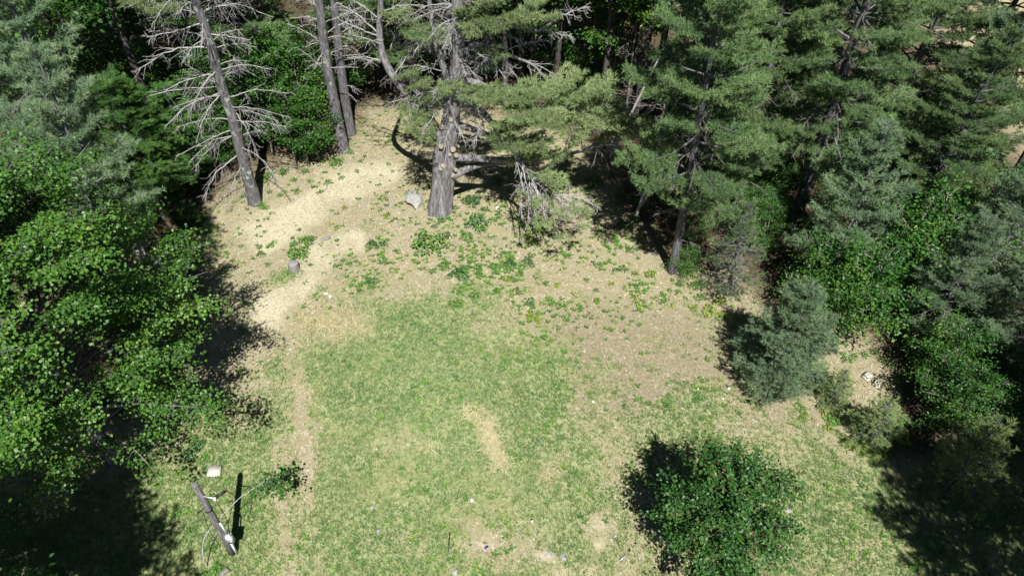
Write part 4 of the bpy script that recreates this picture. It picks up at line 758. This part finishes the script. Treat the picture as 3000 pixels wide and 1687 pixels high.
for e in [(1252, 702, 46, 'weed', 'biggest leafy bush, just below the old pine trunk'), (1398, 642, 30, D_, 'dark leafy bush in the branch shadows below the old pine'), (1410, 668, 15), (1290, 645, 10, D_), (1275, 660, 9, D_), (1309, 686, 15, D_), (1367, 688, 19, 'weed', 'bright bush between the biggest bush and the branch shadows'),
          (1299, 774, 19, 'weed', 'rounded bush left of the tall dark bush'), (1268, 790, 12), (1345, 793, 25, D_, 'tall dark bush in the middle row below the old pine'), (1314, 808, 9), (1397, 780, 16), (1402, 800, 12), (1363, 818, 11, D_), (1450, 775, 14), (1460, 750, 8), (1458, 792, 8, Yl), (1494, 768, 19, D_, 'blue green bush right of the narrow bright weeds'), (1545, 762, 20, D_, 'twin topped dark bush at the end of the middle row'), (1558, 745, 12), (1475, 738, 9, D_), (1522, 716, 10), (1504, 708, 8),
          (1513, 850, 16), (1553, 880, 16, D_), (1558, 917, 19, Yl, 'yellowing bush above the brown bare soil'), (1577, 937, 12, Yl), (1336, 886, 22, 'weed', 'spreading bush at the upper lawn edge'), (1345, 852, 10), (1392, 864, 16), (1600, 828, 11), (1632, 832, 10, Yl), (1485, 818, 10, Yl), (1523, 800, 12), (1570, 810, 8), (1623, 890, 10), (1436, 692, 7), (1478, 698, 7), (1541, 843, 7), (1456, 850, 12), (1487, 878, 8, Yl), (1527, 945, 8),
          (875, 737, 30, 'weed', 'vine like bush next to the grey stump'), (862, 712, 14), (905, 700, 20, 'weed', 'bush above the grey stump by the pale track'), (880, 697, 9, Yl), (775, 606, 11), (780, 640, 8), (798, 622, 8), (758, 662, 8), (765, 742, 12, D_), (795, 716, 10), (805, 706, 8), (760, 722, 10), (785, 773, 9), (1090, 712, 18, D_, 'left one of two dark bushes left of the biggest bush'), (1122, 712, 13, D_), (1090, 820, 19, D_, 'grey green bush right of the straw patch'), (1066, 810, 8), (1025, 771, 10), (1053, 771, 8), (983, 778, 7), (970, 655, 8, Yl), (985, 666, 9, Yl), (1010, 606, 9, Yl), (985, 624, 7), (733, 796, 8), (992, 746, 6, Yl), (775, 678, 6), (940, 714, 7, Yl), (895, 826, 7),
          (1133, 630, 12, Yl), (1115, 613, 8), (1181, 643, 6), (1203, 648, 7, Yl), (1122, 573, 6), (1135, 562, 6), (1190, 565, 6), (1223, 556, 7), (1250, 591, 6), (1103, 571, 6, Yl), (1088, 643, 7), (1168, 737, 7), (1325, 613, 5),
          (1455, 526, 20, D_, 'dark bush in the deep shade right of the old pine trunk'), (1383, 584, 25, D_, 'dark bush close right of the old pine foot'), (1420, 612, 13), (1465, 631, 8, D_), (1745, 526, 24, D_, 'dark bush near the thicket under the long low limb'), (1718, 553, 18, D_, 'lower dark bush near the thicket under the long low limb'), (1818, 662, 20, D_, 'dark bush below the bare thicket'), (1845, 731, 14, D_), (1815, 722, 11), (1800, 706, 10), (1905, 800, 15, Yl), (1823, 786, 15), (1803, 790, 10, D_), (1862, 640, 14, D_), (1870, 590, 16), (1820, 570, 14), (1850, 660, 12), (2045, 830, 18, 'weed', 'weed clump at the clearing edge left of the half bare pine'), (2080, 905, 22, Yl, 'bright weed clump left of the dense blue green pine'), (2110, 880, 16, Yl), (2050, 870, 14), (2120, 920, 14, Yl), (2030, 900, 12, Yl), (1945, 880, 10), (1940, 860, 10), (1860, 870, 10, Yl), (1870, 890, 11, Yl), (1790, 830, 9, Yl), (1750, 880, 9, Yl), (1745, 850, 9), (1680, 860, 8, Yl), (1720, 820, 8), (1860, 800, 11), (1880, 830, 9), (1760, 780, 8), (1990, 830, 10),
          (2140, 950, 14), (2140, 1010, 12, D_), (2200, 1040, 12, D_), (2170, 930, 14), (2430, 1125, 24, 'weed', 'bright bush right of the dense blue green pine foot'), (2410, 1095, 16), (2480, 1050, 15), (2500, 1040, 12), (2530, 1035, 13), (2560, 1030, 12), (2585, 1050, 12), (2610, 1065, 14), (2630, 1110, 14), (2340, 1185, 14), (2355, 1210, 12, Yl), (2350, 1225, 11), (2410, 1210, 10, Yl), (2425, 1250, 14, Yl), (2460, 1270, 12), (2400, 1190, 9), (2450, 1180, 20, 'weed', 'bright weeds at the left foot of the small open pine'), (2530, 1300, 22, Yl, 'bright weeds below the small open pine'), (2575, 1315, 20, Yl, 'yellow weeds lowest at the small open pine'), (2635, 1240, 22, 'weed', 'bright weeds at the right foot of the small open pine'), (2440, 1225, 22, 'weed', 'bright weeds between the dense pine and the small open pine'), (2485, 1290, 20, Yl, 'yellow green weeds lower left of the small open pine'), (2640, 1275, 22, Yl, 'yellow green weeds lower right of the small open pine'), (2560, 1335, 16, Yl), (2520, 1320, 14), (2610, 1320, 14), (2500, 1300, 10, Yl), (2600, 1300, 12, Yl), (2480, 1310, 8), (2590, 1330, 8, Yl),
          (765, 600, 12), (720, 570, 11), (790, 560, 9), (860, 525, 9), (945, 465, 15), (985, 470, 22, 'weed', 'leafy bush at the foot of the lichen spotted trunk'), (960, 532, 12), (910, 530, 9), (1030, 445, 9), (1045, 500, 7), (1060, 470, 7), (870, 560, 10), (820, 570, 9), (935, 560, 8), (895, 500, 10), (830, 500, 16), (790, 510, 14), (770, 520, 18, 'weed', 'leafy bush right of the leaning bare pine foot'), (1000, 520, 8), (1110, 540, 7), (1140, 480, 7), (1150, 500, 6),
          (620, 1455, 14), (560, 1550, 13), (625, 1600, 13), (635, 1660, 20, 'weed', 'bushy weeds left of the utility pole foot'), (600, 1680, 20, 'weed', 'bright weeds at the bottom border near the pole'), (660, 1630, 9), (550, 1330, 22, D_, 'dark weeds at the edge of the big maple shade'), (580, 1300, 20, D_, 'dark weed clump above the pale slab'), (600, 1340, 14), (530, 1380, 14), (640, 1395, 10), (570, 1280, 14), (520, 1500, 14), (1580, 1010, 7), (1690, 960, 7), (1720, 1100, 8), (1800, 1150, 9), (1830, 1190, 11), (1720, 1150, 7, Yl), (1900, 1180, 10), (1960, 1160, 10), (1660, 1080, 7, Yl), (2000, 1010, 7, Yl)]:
    plant(e[0], e[1], e[2], e[3] if len(e) > 3 else 'weed', e[4] if len(e) > 4 else None)
placed = 0
while placed < 150:
    u, v = rw.uniform(650, 2150), rw.uniform(430, 1000)
    if poly_sd(np.array([u]), np.array([v]), CLEAR)[0] < 10: continue
    if u < 1050 and rw.rand() < .55: continue
    plant(u, v, rw.uniform(3.5, 7.5), ('weed', 'weed', D_, Yl)[rw.randint(4)]); placed += 1

# ------------------------------------------------------------------ sticks, stones, stump, pole and the other small things
def rock(name, u, v, wpx, hpx, hz, mat, label, cat='stone', seed=0, group=None, rz=0.0, sink=.35):
    x_, f_, d_ = ray(u, v); dep = FPX * CAM_H / d_; sx = wpx * dep / FPX; sy = hpx * dep / FPX
    bm = bmesh.new(); bmesh.ops.create_icosphere(bm, subdivisions=3, radius=.5); rng = np.random.RandomState(seed)
    co = np.array([v_.co[:] for v_ in bm.verts]); n_ = rng.normal(size=(7, 3)); n_ = nrm(n_)
    for q_ in n_: co = co - np.maximum(0, co @ q_ - rng.uniform(.3, .42))[:, None] * q_
    co += .05 * (rng.rand(len(co), 1) - .5) * co * 2; co *= [sx, sy, hz]
    for v_, c_ in zip(bm.verts, co): v_.co = c_
    me_ = bpy.data.meshes.new(name); bm.to_mesh(me_); bm.free(); me_.materials.append(M[mat]); o_ = link(name, me_); o_.location = G(u, v, hz * (.5 - sink)); o_.rotation_euler = (0, 0, rz)
    return tag(o_, label, cat, group)
# the boulder: a slab with two horns and an undercut near side
bl = G(1211, 592); outl = [(1197, 563), (1191, 580), (1185, 597), (1194, 605), (1206, 609), (1212, 615), (1219, 622), (1228, 612), (1237, 603), (1239, 590), (1231, 582), (1222, 577), (1224, 565), (1217, 566), (1211, 574), (1203, 574)]
ov = np.array([P(u, v) for u, v in outl]); oc = ov.mean(0); n = len(ov); S = Soup(); rr_ = np.random.RandomState(4)
def ring(s_, z_, sh=(0, 0)): a_ = (ov - oc) * s_; a_[:, 2] = z_; a_[:, :2] += sh; return a_
lo_ = ring(.96, -.1); lo_[2:6] = lo_[2:6] * .62 + [0.12, .18, 0]
md_ = ring(1.0, .15); md_[2:6, 2] += .06; tp_ = ring(.9, .26) + np.stack([0 * rr_.rand(n), 0 * rr_.rand(n), rr_.uniform(-.05, .05, n)], -1); t2_ = ring(.5, .31); t2_[:, 2] += rr_.uniform(-.04, .04, n)
vv = np.concatenate([lo_, md_, tp_, t2_, [[0, 0, .32]]]); tt = []
for k in range(3):
    for q_ in range(n):
        a_, b_ = k * n + q_, k * n + (q_ + 1) % n; tt += [[a_, b_, b_ + n], [a_, b_ + n, a_ + n]]
for q_ in range(n): tt.append([3 * n + q_, 3 * n + (q_ + 1) % n, 4 * n])
S.add(vv, tt); bo = S.obj('boulder', M['rock']); bo.location = (float(oc[0]), float(oc[1]), float(gz(oc[0], oc[1]))); tag(bo, 'pale grey angular boulder left of the old pine foot', 'boulder')
for k, e in enumerate([(862, 752, 0, 0), ]):
    pass
st = thing('tree_stump', G(863, 788), 'weathered grey tree stump beside the vine like bush', 'stump'); S = Soup(); S.add(*tube(np.array([[0, 0, -.1], [0, 0, .05], [.01, 0, .28], [.01, 0, .34]]), [.3, .26, .23, .22], 16, rough=.06, seed=2)); S.obj('bark', M['stump'], st, True)
S = Soup(); S.add(*tube(np.array([[.01, 0, .33], [.01, 0, .352]]), [.22, .205], 16, cap=True, rough=.03, seed=3)); S.obj('cut_top', M['timber'], st)
for e in [(1382, 1467, 15, 13, .14, 'rock_white', 'bright white stone alone on the middle of the lawn'), (1092, 1487, 14, 11, .08, 'rock_grey', 'flat grey stone on the left part of the lawn'), (1108, 1556, 15, 12, .08, 'rock_grey', 'flat grey stone low on the lawn, below its twin'), (1332, 1676, 20, 18, .1, 'rock_grey', 'round grey stone at the bottom border of the lawn'), (1803, 1569, 13, 11, .1, 'rock_grey', 'bluish grey stone left of the young maple shadow'), (1612, 1622, 22, 26, .06, 'rock', 'flat pale stone with a pointed end at the bottom of the lawn'), (1651, 1630, 22, 28, .06, 'rock', 'flat pale stone, the wider of two at the bottom of the lawn'), (1430, 1452, 10, 8, .05, 'rock_grey', 'small grey stone up and right of the bright white stone'), (955, 862, 10, 12, .12, 'rock_white', 'white stone at the top of the straw patch'), (968, 869, 10, 12, .09, 'rock_white', 'second white stone at the top of the straw patch, right one'), (1380, 578, 0, 0, 0, '', ''), (1457, 610, 16, 10, .12, 'rock_white', 'white stone in the branch shadows right of the old pine'), (920, 712, 22, 12, .1, 'rock_grey', 'flat grey stone beside the bush at the pale track'), (2135, 1140, 9, 8, .1, 'rock_white', 'whitest stone left of the dense pine shadow'), (2128, 1150, 7, 6, .08, 'rock_grey', 'grey stone touching the whitest stone near the dense pine'), (2118, 1170, 7, 7, .08, 'rock_white', 'small white stone below the whitest one near the dense pine'), (2075, 1125, 7, 6, .07, 'rock_grey', 'small grey stone on bare soil left of the whitest one'), (2075, 1185, 9, 8, .08, 'rock_grey', 'grey stone on bare soil nearest the lawn edge'), (2045, 1140, 6, 5, .06, 'rock_white', 'tiny white stone farthest left on the bare soil'), (1738, 1178, 11, 9, .09, 'rock_white', 'white stone on bare soil above the young maple'), (1960, 1130, 10, 8, .09, 'rock_grey', 'grey stone amid the brown bare soil'), (1900, 1240, 8, 7, .07, 'rock_white', 'small white stone at the lawn edge above the young maple'), (1325, 1110, 14, 9, .06, 'rock_grey', 'flat grey stone in the greenest part of the lawn'), (1580, 1288, 16, 10, .06, 'rock', 'flat pale stone on the lawn right of the long straw streak'), (2308, 1495, 20, 16, .07, 'rock', 'pale flat stone right of the young maple crown'), (780, 645, 12, 7, .08, 'rock_grey', 'small grey stone at the upper left of the clearing'), (1330, 1180, 0, 0, 0, '', '')]:
    if e[2]: rock('stone', *e[:6], e[6], seed=int(e[0]), rz=e[1] * .1)
# utility pole
pl = thing('utility_pole', G(681, 1617), 'short weathered wooden utility pole with a white meter box', 'utility pole')
S = Soup(); S.add(*tube(np.array([[0, 0, -.3], [0, 0, 1], [.01, 0, 2], [.0, .01, 3], [0, 0, 4.0], [0, 0, 4.08]]), [.112, .11, .106, .1, .096, .07], 16, cap=True, rough=.03, seed=6)); S.obj('post', M['pole'], pl, True)
S = Soup(); S.add(*tube(np.array([[.15, -.05, 0], [.15, -.05, .85]]), .03, 8, cap=True)); S.obj('conduit', M['white_plastic'], pl, True); S = Soup(); S.add(*tube(np.array([[.175, -.05, 1.32], [.17, -.05, 1.8], [.13, -.03, 1.95]]), .028, 8, cap=True)); S.obj('conduit', M['white_plastic'], pl, True)
S = Soup(); S.add(*box(.2, -.04, 1.05, .17, .14, .46)); mb_ = S.obj('meter_box', M['grey_metal'], pl)
S = Soup(); S.add(*box(.2, -.116, 1.05, .15, .012, .42)); S.obj('cover', M['white_plastic'], mb_)
S = Soup(); S.add(*tube(np.array([[.2, -.12, 1.12], [.2, -.155, 1.12]]), [.055, .045], 14, cap=True)); S.obj('meter_glass', M['grey_metal'], mb_, True)
S = Soup(); S.add(*box(.15, -.02, .5, .05, .05, .9)); S.obj('backboard', M['white_plastic'], pl)
S = Soup(); S.add(*tube(np.array([[0, 0, 2.7], [0, 0, 2.76]]), .128, 16)); S.add(*tube(np.array([[-.15, -.05, 2.73], [-.28, -.12, 2.7]]), .025, 6, cap=True)); S.obj('clamp', M['black'], pl)
S = Soup(); S.add(*tube(np.array([[.1, -.05, 3.5], [.36, -.1, 3.5], [.42, -.1, 3.42]]), .022, 6, cap=True)); br = S.obj('bracket', M['grey_metal'], pl)
S = Soup(); S.add(*tube(np.array([[.42, -.1, 3.36], [.42, -.1, 3.5]]), [.05, .035], 8, cap=True)); S.obj('insulator', M['white_plastic'], br)
S = Soup(); S.add(*tube(curve([[.42, -.1, 3.36], [.5, -.15, 2.6], [.42, -.15, 1.9], [.3, -.12, 1.34]], 6), .011, 5)); S.obj('service_wire', M['black'], pl)
S = Soup(); S.add(*tube(curve([[-.15, -.08, 2.7], [-.2, -.15, 1.6], [-.14, -.16, .8]], 6), .01, 5)); S.obj('ground_wire', M['black'], pl)
# a sapling bent into an arch past the pole
ar = [P(606, 1657, 0), P(596, 1633, .45), P(594, 1598, .95), P(603, 1568, 1.35), P(634, 1525, 1.8), P(672, 1487, 2.1), P(714, 1448, 2.25), P(760, 1420, 2.2), P(800, 1392, 2.05)]
a0 = np.array(G(606, 1657)); sa = thing('arching_sapling', a0, 'bent sapling arching past the utility pole, leaves only at its tip', 'sapling'); S = Soup(); c = curve(ar, 5) - a0; S.add(*tube(c, np.linspace(.022, .009, len(c)), 6)); S.obj('trunk', M['birch'], sa, True); S = Soup(); W = Soup(); ra = np.random.RandomState(8)
for (u, v, z_, n_) in [(762, 1440, 1.95, 30), (785, 1425, 2.0, 34), (808, 1440, 1.95, 36), (795, 1398, 2.1, 34), (770, 1405, 2.1, 26), (815, 1410, 2.0, 30), (832, 1432, 1.9, 24), (828, 1378, 2.05, 20), (748, 1425, 2.1, 18)]:
    cp = P(u, v, z_) - a0; i0 = int(np.argmin(np.linalg.norm(c - cp, axis=1))); W.add(*tube(np.stack([c[i0], (c[i0] + cp) / 2 + [0, 0, .05], cp]), [.009, .007, .005], 4)); o_ = ra.normal(0, .15, (n_, 3)); o_[:, 2] *= .5; leaves(S, ra, cp + o_, nrm(o_ * [1, 1, 0] + 1e-6), .12, .45)
S.obj('crown', M['under'], sa); W.obj('twigs', M['twig'], sa)['kind'] = 'stuff'
# slab, pipe, stump by the pole
sb = thing('slab_stone', G(630, 1384, .05), 'pale flat slab lying in weeds above the utility pole', 'slab', rz=.12); S = Soup(); v_, t_ = box(0, 0, .05, .42, .36, .09, rot(.12, .05, 0)); v_ += np.random.RandomState(1).normal(0, .012, v_.shape); S.add(v_, t_); S.obj('stone_face', M['concrete'], sb)
p, q_ = P(631, 1456, .06), P(660, 1438, .1); S = Soup(); S.add(*tube(np.stack([p, q_]), .05, 10, cap=True)); tag(S.obj('black_pipe', M['black'], None, True), 'short black pipe lying right of the pole top', 'pipe')
S = Soup(); S.add(*tube(curve([P(661, 1438, .08), P(674, 1444, .05), P(686, 1452, .03)], 4), .018, 6, cap=True)); tag(S.obj('rusty_rod', M['rust'], None, True), 'bent rusty rod at the black pipe end', 'rod')
lg = thing('sawn_log', G(657, 1676, .07), 'short grey log lying at the bottom border by the pole', 'log', rz=.9, sc=.62); S = Soup(); S.add(*tube(np.array([[-.2, 0, 0], [0, 0, .01], [.2, 0, 0]]), [.12, .125, .12], 12, rough=.05)); S.obj('bark', M['stump'], lg, True); S = Soup(); S.add(*tube(np.array([[.2, 0, 0], [.203, 0, 0]]), [.118, .115], 12, cap=True)); S.obj('cut_end', M['cut'], lg)
# timber A-frame in the shade of the big maple
fl, fr_ = P(370, 806), P(432, 838); Ym = (fl[1] + fr_[1]) / 2; fa = at(398, 724, Ym + .2); rl, rr2 = fl + [.25, 1.7, 0], P(449, 792) ; ra_ = at(406, 700, Ym + 1.6); af = thing('timber_frame', (fl + fr_) / 2, 'weathered timber A-frame standing in shade beside the big maple', 'timber frame'); o0 = (fl + fr_) / 2
for nm, a_, b_, w_ in [('leg', fl, fa, .15), ('leg', fr_, fa, .13), ('leg', rl, ra_, .13), ('leg', rr2, ra_, .12), ('ridge_beam', fa + [0, -.15, .06], ra_ + [0, .15, .06], .12), ('brace', fl + (fa - fl) * .4, fr_ + (fa - fr_) * .1, .1), ('crossbar', fl + (fa - fl) * .7, fr_ + (fa - fr_) * .7, .07), ('side_rail', fr_ + (fa - fr_) * .5, rr2 + (ra_ - rr2) * .5, .06), ('side_rail', fl + (fa - fl) * .5, rl + (ra_ - rl) * .5, .06)]:
    S = Soup(); S.add(*beam(np.asarray(a_) - o0, np.asarray(b_) - o0, w_, .06)); S.obj(nm, M['timber'], af)
# concrete blocks beside the small pine
for (u, v, rz_, lb, sc_) in [(2540, 1107, .6, 'pale ribbed concrete block on bare soil, upper of two', .85), (2568, 1128, .75, 'pale ribbed concrete block half behind the small open pine', .75)]:
    cb = thing('concrete_block', G(u, v), lb, 'block', rz=rz_, sc=sc_); S = Soup(); S.add(*box(0, 0, .05, .44, .34, .1)); S.obj('base_slab', M['concrete'], cb); S = Soup(); S.add(*box(.04, .02, .145, .34, .26, .09)); S.obj('upper_slab', M['concrete'], cb)
    for k in range(4):
        S = Soup(); S.add(*box(.04, -.075 + k * .062, .2, .33, .035, .022)); S.obj('rib', M['concrete'], cb)
S = Soup(); S.add(*box(0, 0, .02, .2, .035, .025, rot(0, 0, .9))); o_ = S.obj('wood_scrap', M['cut']); o_.location = G(2529, 1130); tag(o_, 'short pale wood scrap left of the concrete blocks', 'wood scrap')
S = Soup(); S.add(*box(0, 0, .04, .46, .09, .07, rot(0, 0, .45))); o_ = S.obj('board_offcut', M['timber']); o_.location = G(955, 702); tag(o_, 'short board offcut on the pale track', 'board')
# litter on the lawn
S = Soup(); S.add(*tube(np.stack([P(1318, 1558, .06), P(1313, 1620, .04)]), .02, 8, cap=True)); tag(S.obj('black_rod', M['black'], None, True), 'straight thin black rod low on the lawn', 'rod')
S = Soup(); S.add(*tube(curve([P(1341, 1462, .02), P(1343, 1440, .06), P(1350, 1424, .05), P(1364, 1424, .02)], 5), .009, 5)); tag(S.obj('bent_wire', M['black'], None, True), 'hooked black wire left of the bright white stone', 'wire')
S = Soup(); S.add(*tube(curve([P(1380, 1494, .02), P(1395, 1502, .04), P(1406, 1510, .02)], 5), .011, 5)); tag(S.obj('bent_wire', M['rust'], None, True), 'short dark curved wire below the bright white stone', 'wire')
S = Soup(); S.add(*tube(np.stack([P(1834, 1624, .03), P(1815, 1642, .03)]), .022, 8, cap=True)); tag(S.obj('metal_rod', M['grey_metal'], None, True), 'short grey metal rod left of the young maple shadow foot', 'rod')
S = Soup(); S.add(*tube(curve([P(1803, 1576, .02), P(1815, 1600, .03), P(1834, 1624, .02)], 5), .008, 5)); tag(S.obj('bent_wire', M['rust'], None, True), 'thin wire running from the grey stone to the metal rod', 'wire')
bt = thing('plastic_bottle', G(1559, 1530), 'tiny white bottle with dark cap on the lawn', 'bottle'); S = Soup(); S.add(*tube(np.array([[0, 0, 0], [0, 0, .13], [0, 0, .16]]), [.04, .04, .02], 10, cap=True)); S.obj('bottle_body', M['white_plastic'], bt, True); S = Soup(); S.add(*tube(np.array([[0, 0, .155], [0, 0, .19]]), .022, 8, cap=True)); S.obj('cap', M['black'], bt, True)
S = Soup(); v_, t_ = box(0, 0, .03, .12, .06, .05, rot(.3, .2, .8)); S.add(v_, t_); o_ = S.obj('blue_scrap', M['blue']); o_.location = G(1425, 1604); tag(o_, 'small blue plastic scrap low on the lawn', 'plastic scrap')
# fallen sticks
rs = np.random.RandomState(12); sticks = []
SP = [(1205, 625, 1150, 610), (1170, 665, 1140, 690), (1232, 648, 1214, 672), (1245, 560, 1235, 580), (1140, 600, 1100, 650), (1150, 560, 1152, 620), (1380, 660, 1400, 690), (1440, 700, 1470, 730), (1400, 742, 1380, 760), (1340, 745, 1310, 760), (1280, 745, 1330, 755), (1010, 760, 975, 765), (860, 590, 895, 575), (900, 540, 870, 548), (950, 560, 960, 545), (790, 555, 770, 575), (1530, 905, 1510, 920), (1370, 915, 1375, 900), (1060, 600, 1080, 570), (1000, 480, 1040, 470), (1480, 660, 1500, 670), (1700, 720, 1730, 740), (1650, 650, 1680, 640), (2050, 775, 2090, 780), (2460, 990, 2500, 1000), (2450, 1020, 2455, 1050), (1600, 700, 1640, 690), (1030, 880, 1060, 900), (2200, 1230, 2230, 1240), (2470, 1390, 2500, 1400), (2510, 1360, 2525, 1365), (600, 1570, 640, 1560), (440, 860, 540, 880), (470, 880, 560, 920), (480, 830, 560, 850), (1190, 700, 1230, 690), (1330, 700, 1345, 720), (1560, 980, 1590, 975)]
for (u0, v0, u1, v1) in SP:
    a_, b_ = np.array(G(u0, v0, .03)), np.array(G(u1, v1, .03)); S = Soup(); dd = b_ - a_; m_ = (a_ + b_) / 2 + rs.normal(0, .06, 3) * [1, 1, .3]; c = curve([a_, m_, b_], 4) - a_; S.add(*tube(c, np.linspace(rs.uniform(.018, .03), .01, len(c)), 5, cap=True))
    if rs.rand() < .6:
        k = len(c) // 2; e_ = c[k] + nrm(dd + rs.normal(0, .6, 3) * [1, 1, .1]) * np.linalg.norm(dd) * .35; e_[2] = max(e_[2], .03); S.add(*tube(np.stack([c[k], e_]), [.014, .007], 4))
    o_ = S.obj('fallen_stick', M['dead']); o_.location = [float(q_) for q_ in a_]; tag(o_, 'stick', 'stick', 'fallen sticks on the ground'); sticks.append(o_)

# ------------------------------------------------------------------ labels that single out look-alikes by what they stand nearest to
MARKS = [('the old pine trunk', (1290, 618)), ('the angular boulder', (1211, 592)), ('the grey stump', (863, 788)), ('the board offcut', (955, 702)), ('the leaning bare pine', (748, 594)), ('the lichen spotted trunk', (1006, 443)), ('the slim pine trunk', (1970, 795)), ('the dense blue green pine', (2262, 1125)), ('the upper concrete block', (2540, 1107)), ('the utility pole', (681, 1617)), ('the whitest slender trunk', (1783, 466)), ('the pale slender trunk', (1862, 632)), ('the small open pine', (2555, 1320)), ('the biggest leafy bush', (1252, 720)), ('the yellowing bush', (1558, 920)), ('the bright white lawn stone', (1382, 1467)), ('the young maple', (2060, 1655)), ('the timber A-frame', (400, 820)), ('the thick grey trunk', (712, 285)), ('the broad upper right pine', (2330, 640)), ('the bright hemlock', (480, 640)), ('the top left corner pine', (318, 676)), ('the field pine', (2760, 430)), ('the white straw patch stone', (955, 862)), ('the dark bush by the thicket', (1745, 536)), ('the spreading lawn edge bush', (1336, 896)), ('the large rounded shrub', (2600, 880))]
MPOS = np.array([P(*m_[1])[:2] for m_ in MARKS])
ORD = ['nearest', 'second nearest', 'third nearest', 'fourth nearest', 'fifth nearest', 'sixth nearest', 'seventh nearest', 'eighth nearest', 'ninth nearest', 'tenth nearest', 'eleventh nearest', 'twelfth nearest', 'thirteenth nearest', 'fourteenth nearest', 'fifteenth nearest', 'sixteenth nearest', 'seventeenth nearest', 'eighteenth nearest', 'nineteenth nearest', 'twentieth nearest']
def relabel(objs, phrase):
    if not objs: return
    p_ = np.array([o_.location[:2] for o_ in objs]); d_ = np.linalg.norm(p_[:, None] - MPOS[None], axis=2); rk = np.argsort(np.argsort(d_, axis=0), axis=0)
    for i_, o_ in enumerate(objs):
        j_ = int(np.argmin(rk[i_] + d_[i_] * .01))
        if rk[i_, j_] < len(ORD): o_['label'] = f'{phrase}, {ORD[rk[i_, j_]]} to {MARKS[j_][0]}'
groups = {}
for o_ in C.objects:
    if o_.parent is None and 'group' in o_ and 'label' in o_: groups.setdefault(o_['label'], []).append(o_)
PHR = {'stick': 'pale fallen stick', 'shaded leafy sapling deep in the wood behind the clearing': 'shaded leafy wood sapling', 'thin stemmed bright green sapling at the wood edge between the bare trunks': 'bright wood edge sapling', 'leafy undergrowth shrub between the pines on the right': 'undergrowth shrub among the pines', 'tall shaded tree deep in the wood with its crown above view': 'tall shaded forest tree'}
for lb, os_ in groups.items():
    if len(os_) < 2 and lb not in PHR: continue
    ph = PHR.get(lb) or ' '.join(lb.split()[:5]).replace(' growing', '').replace(' sprouting', '').replace(' in', '')
    relabel(os_, ph)
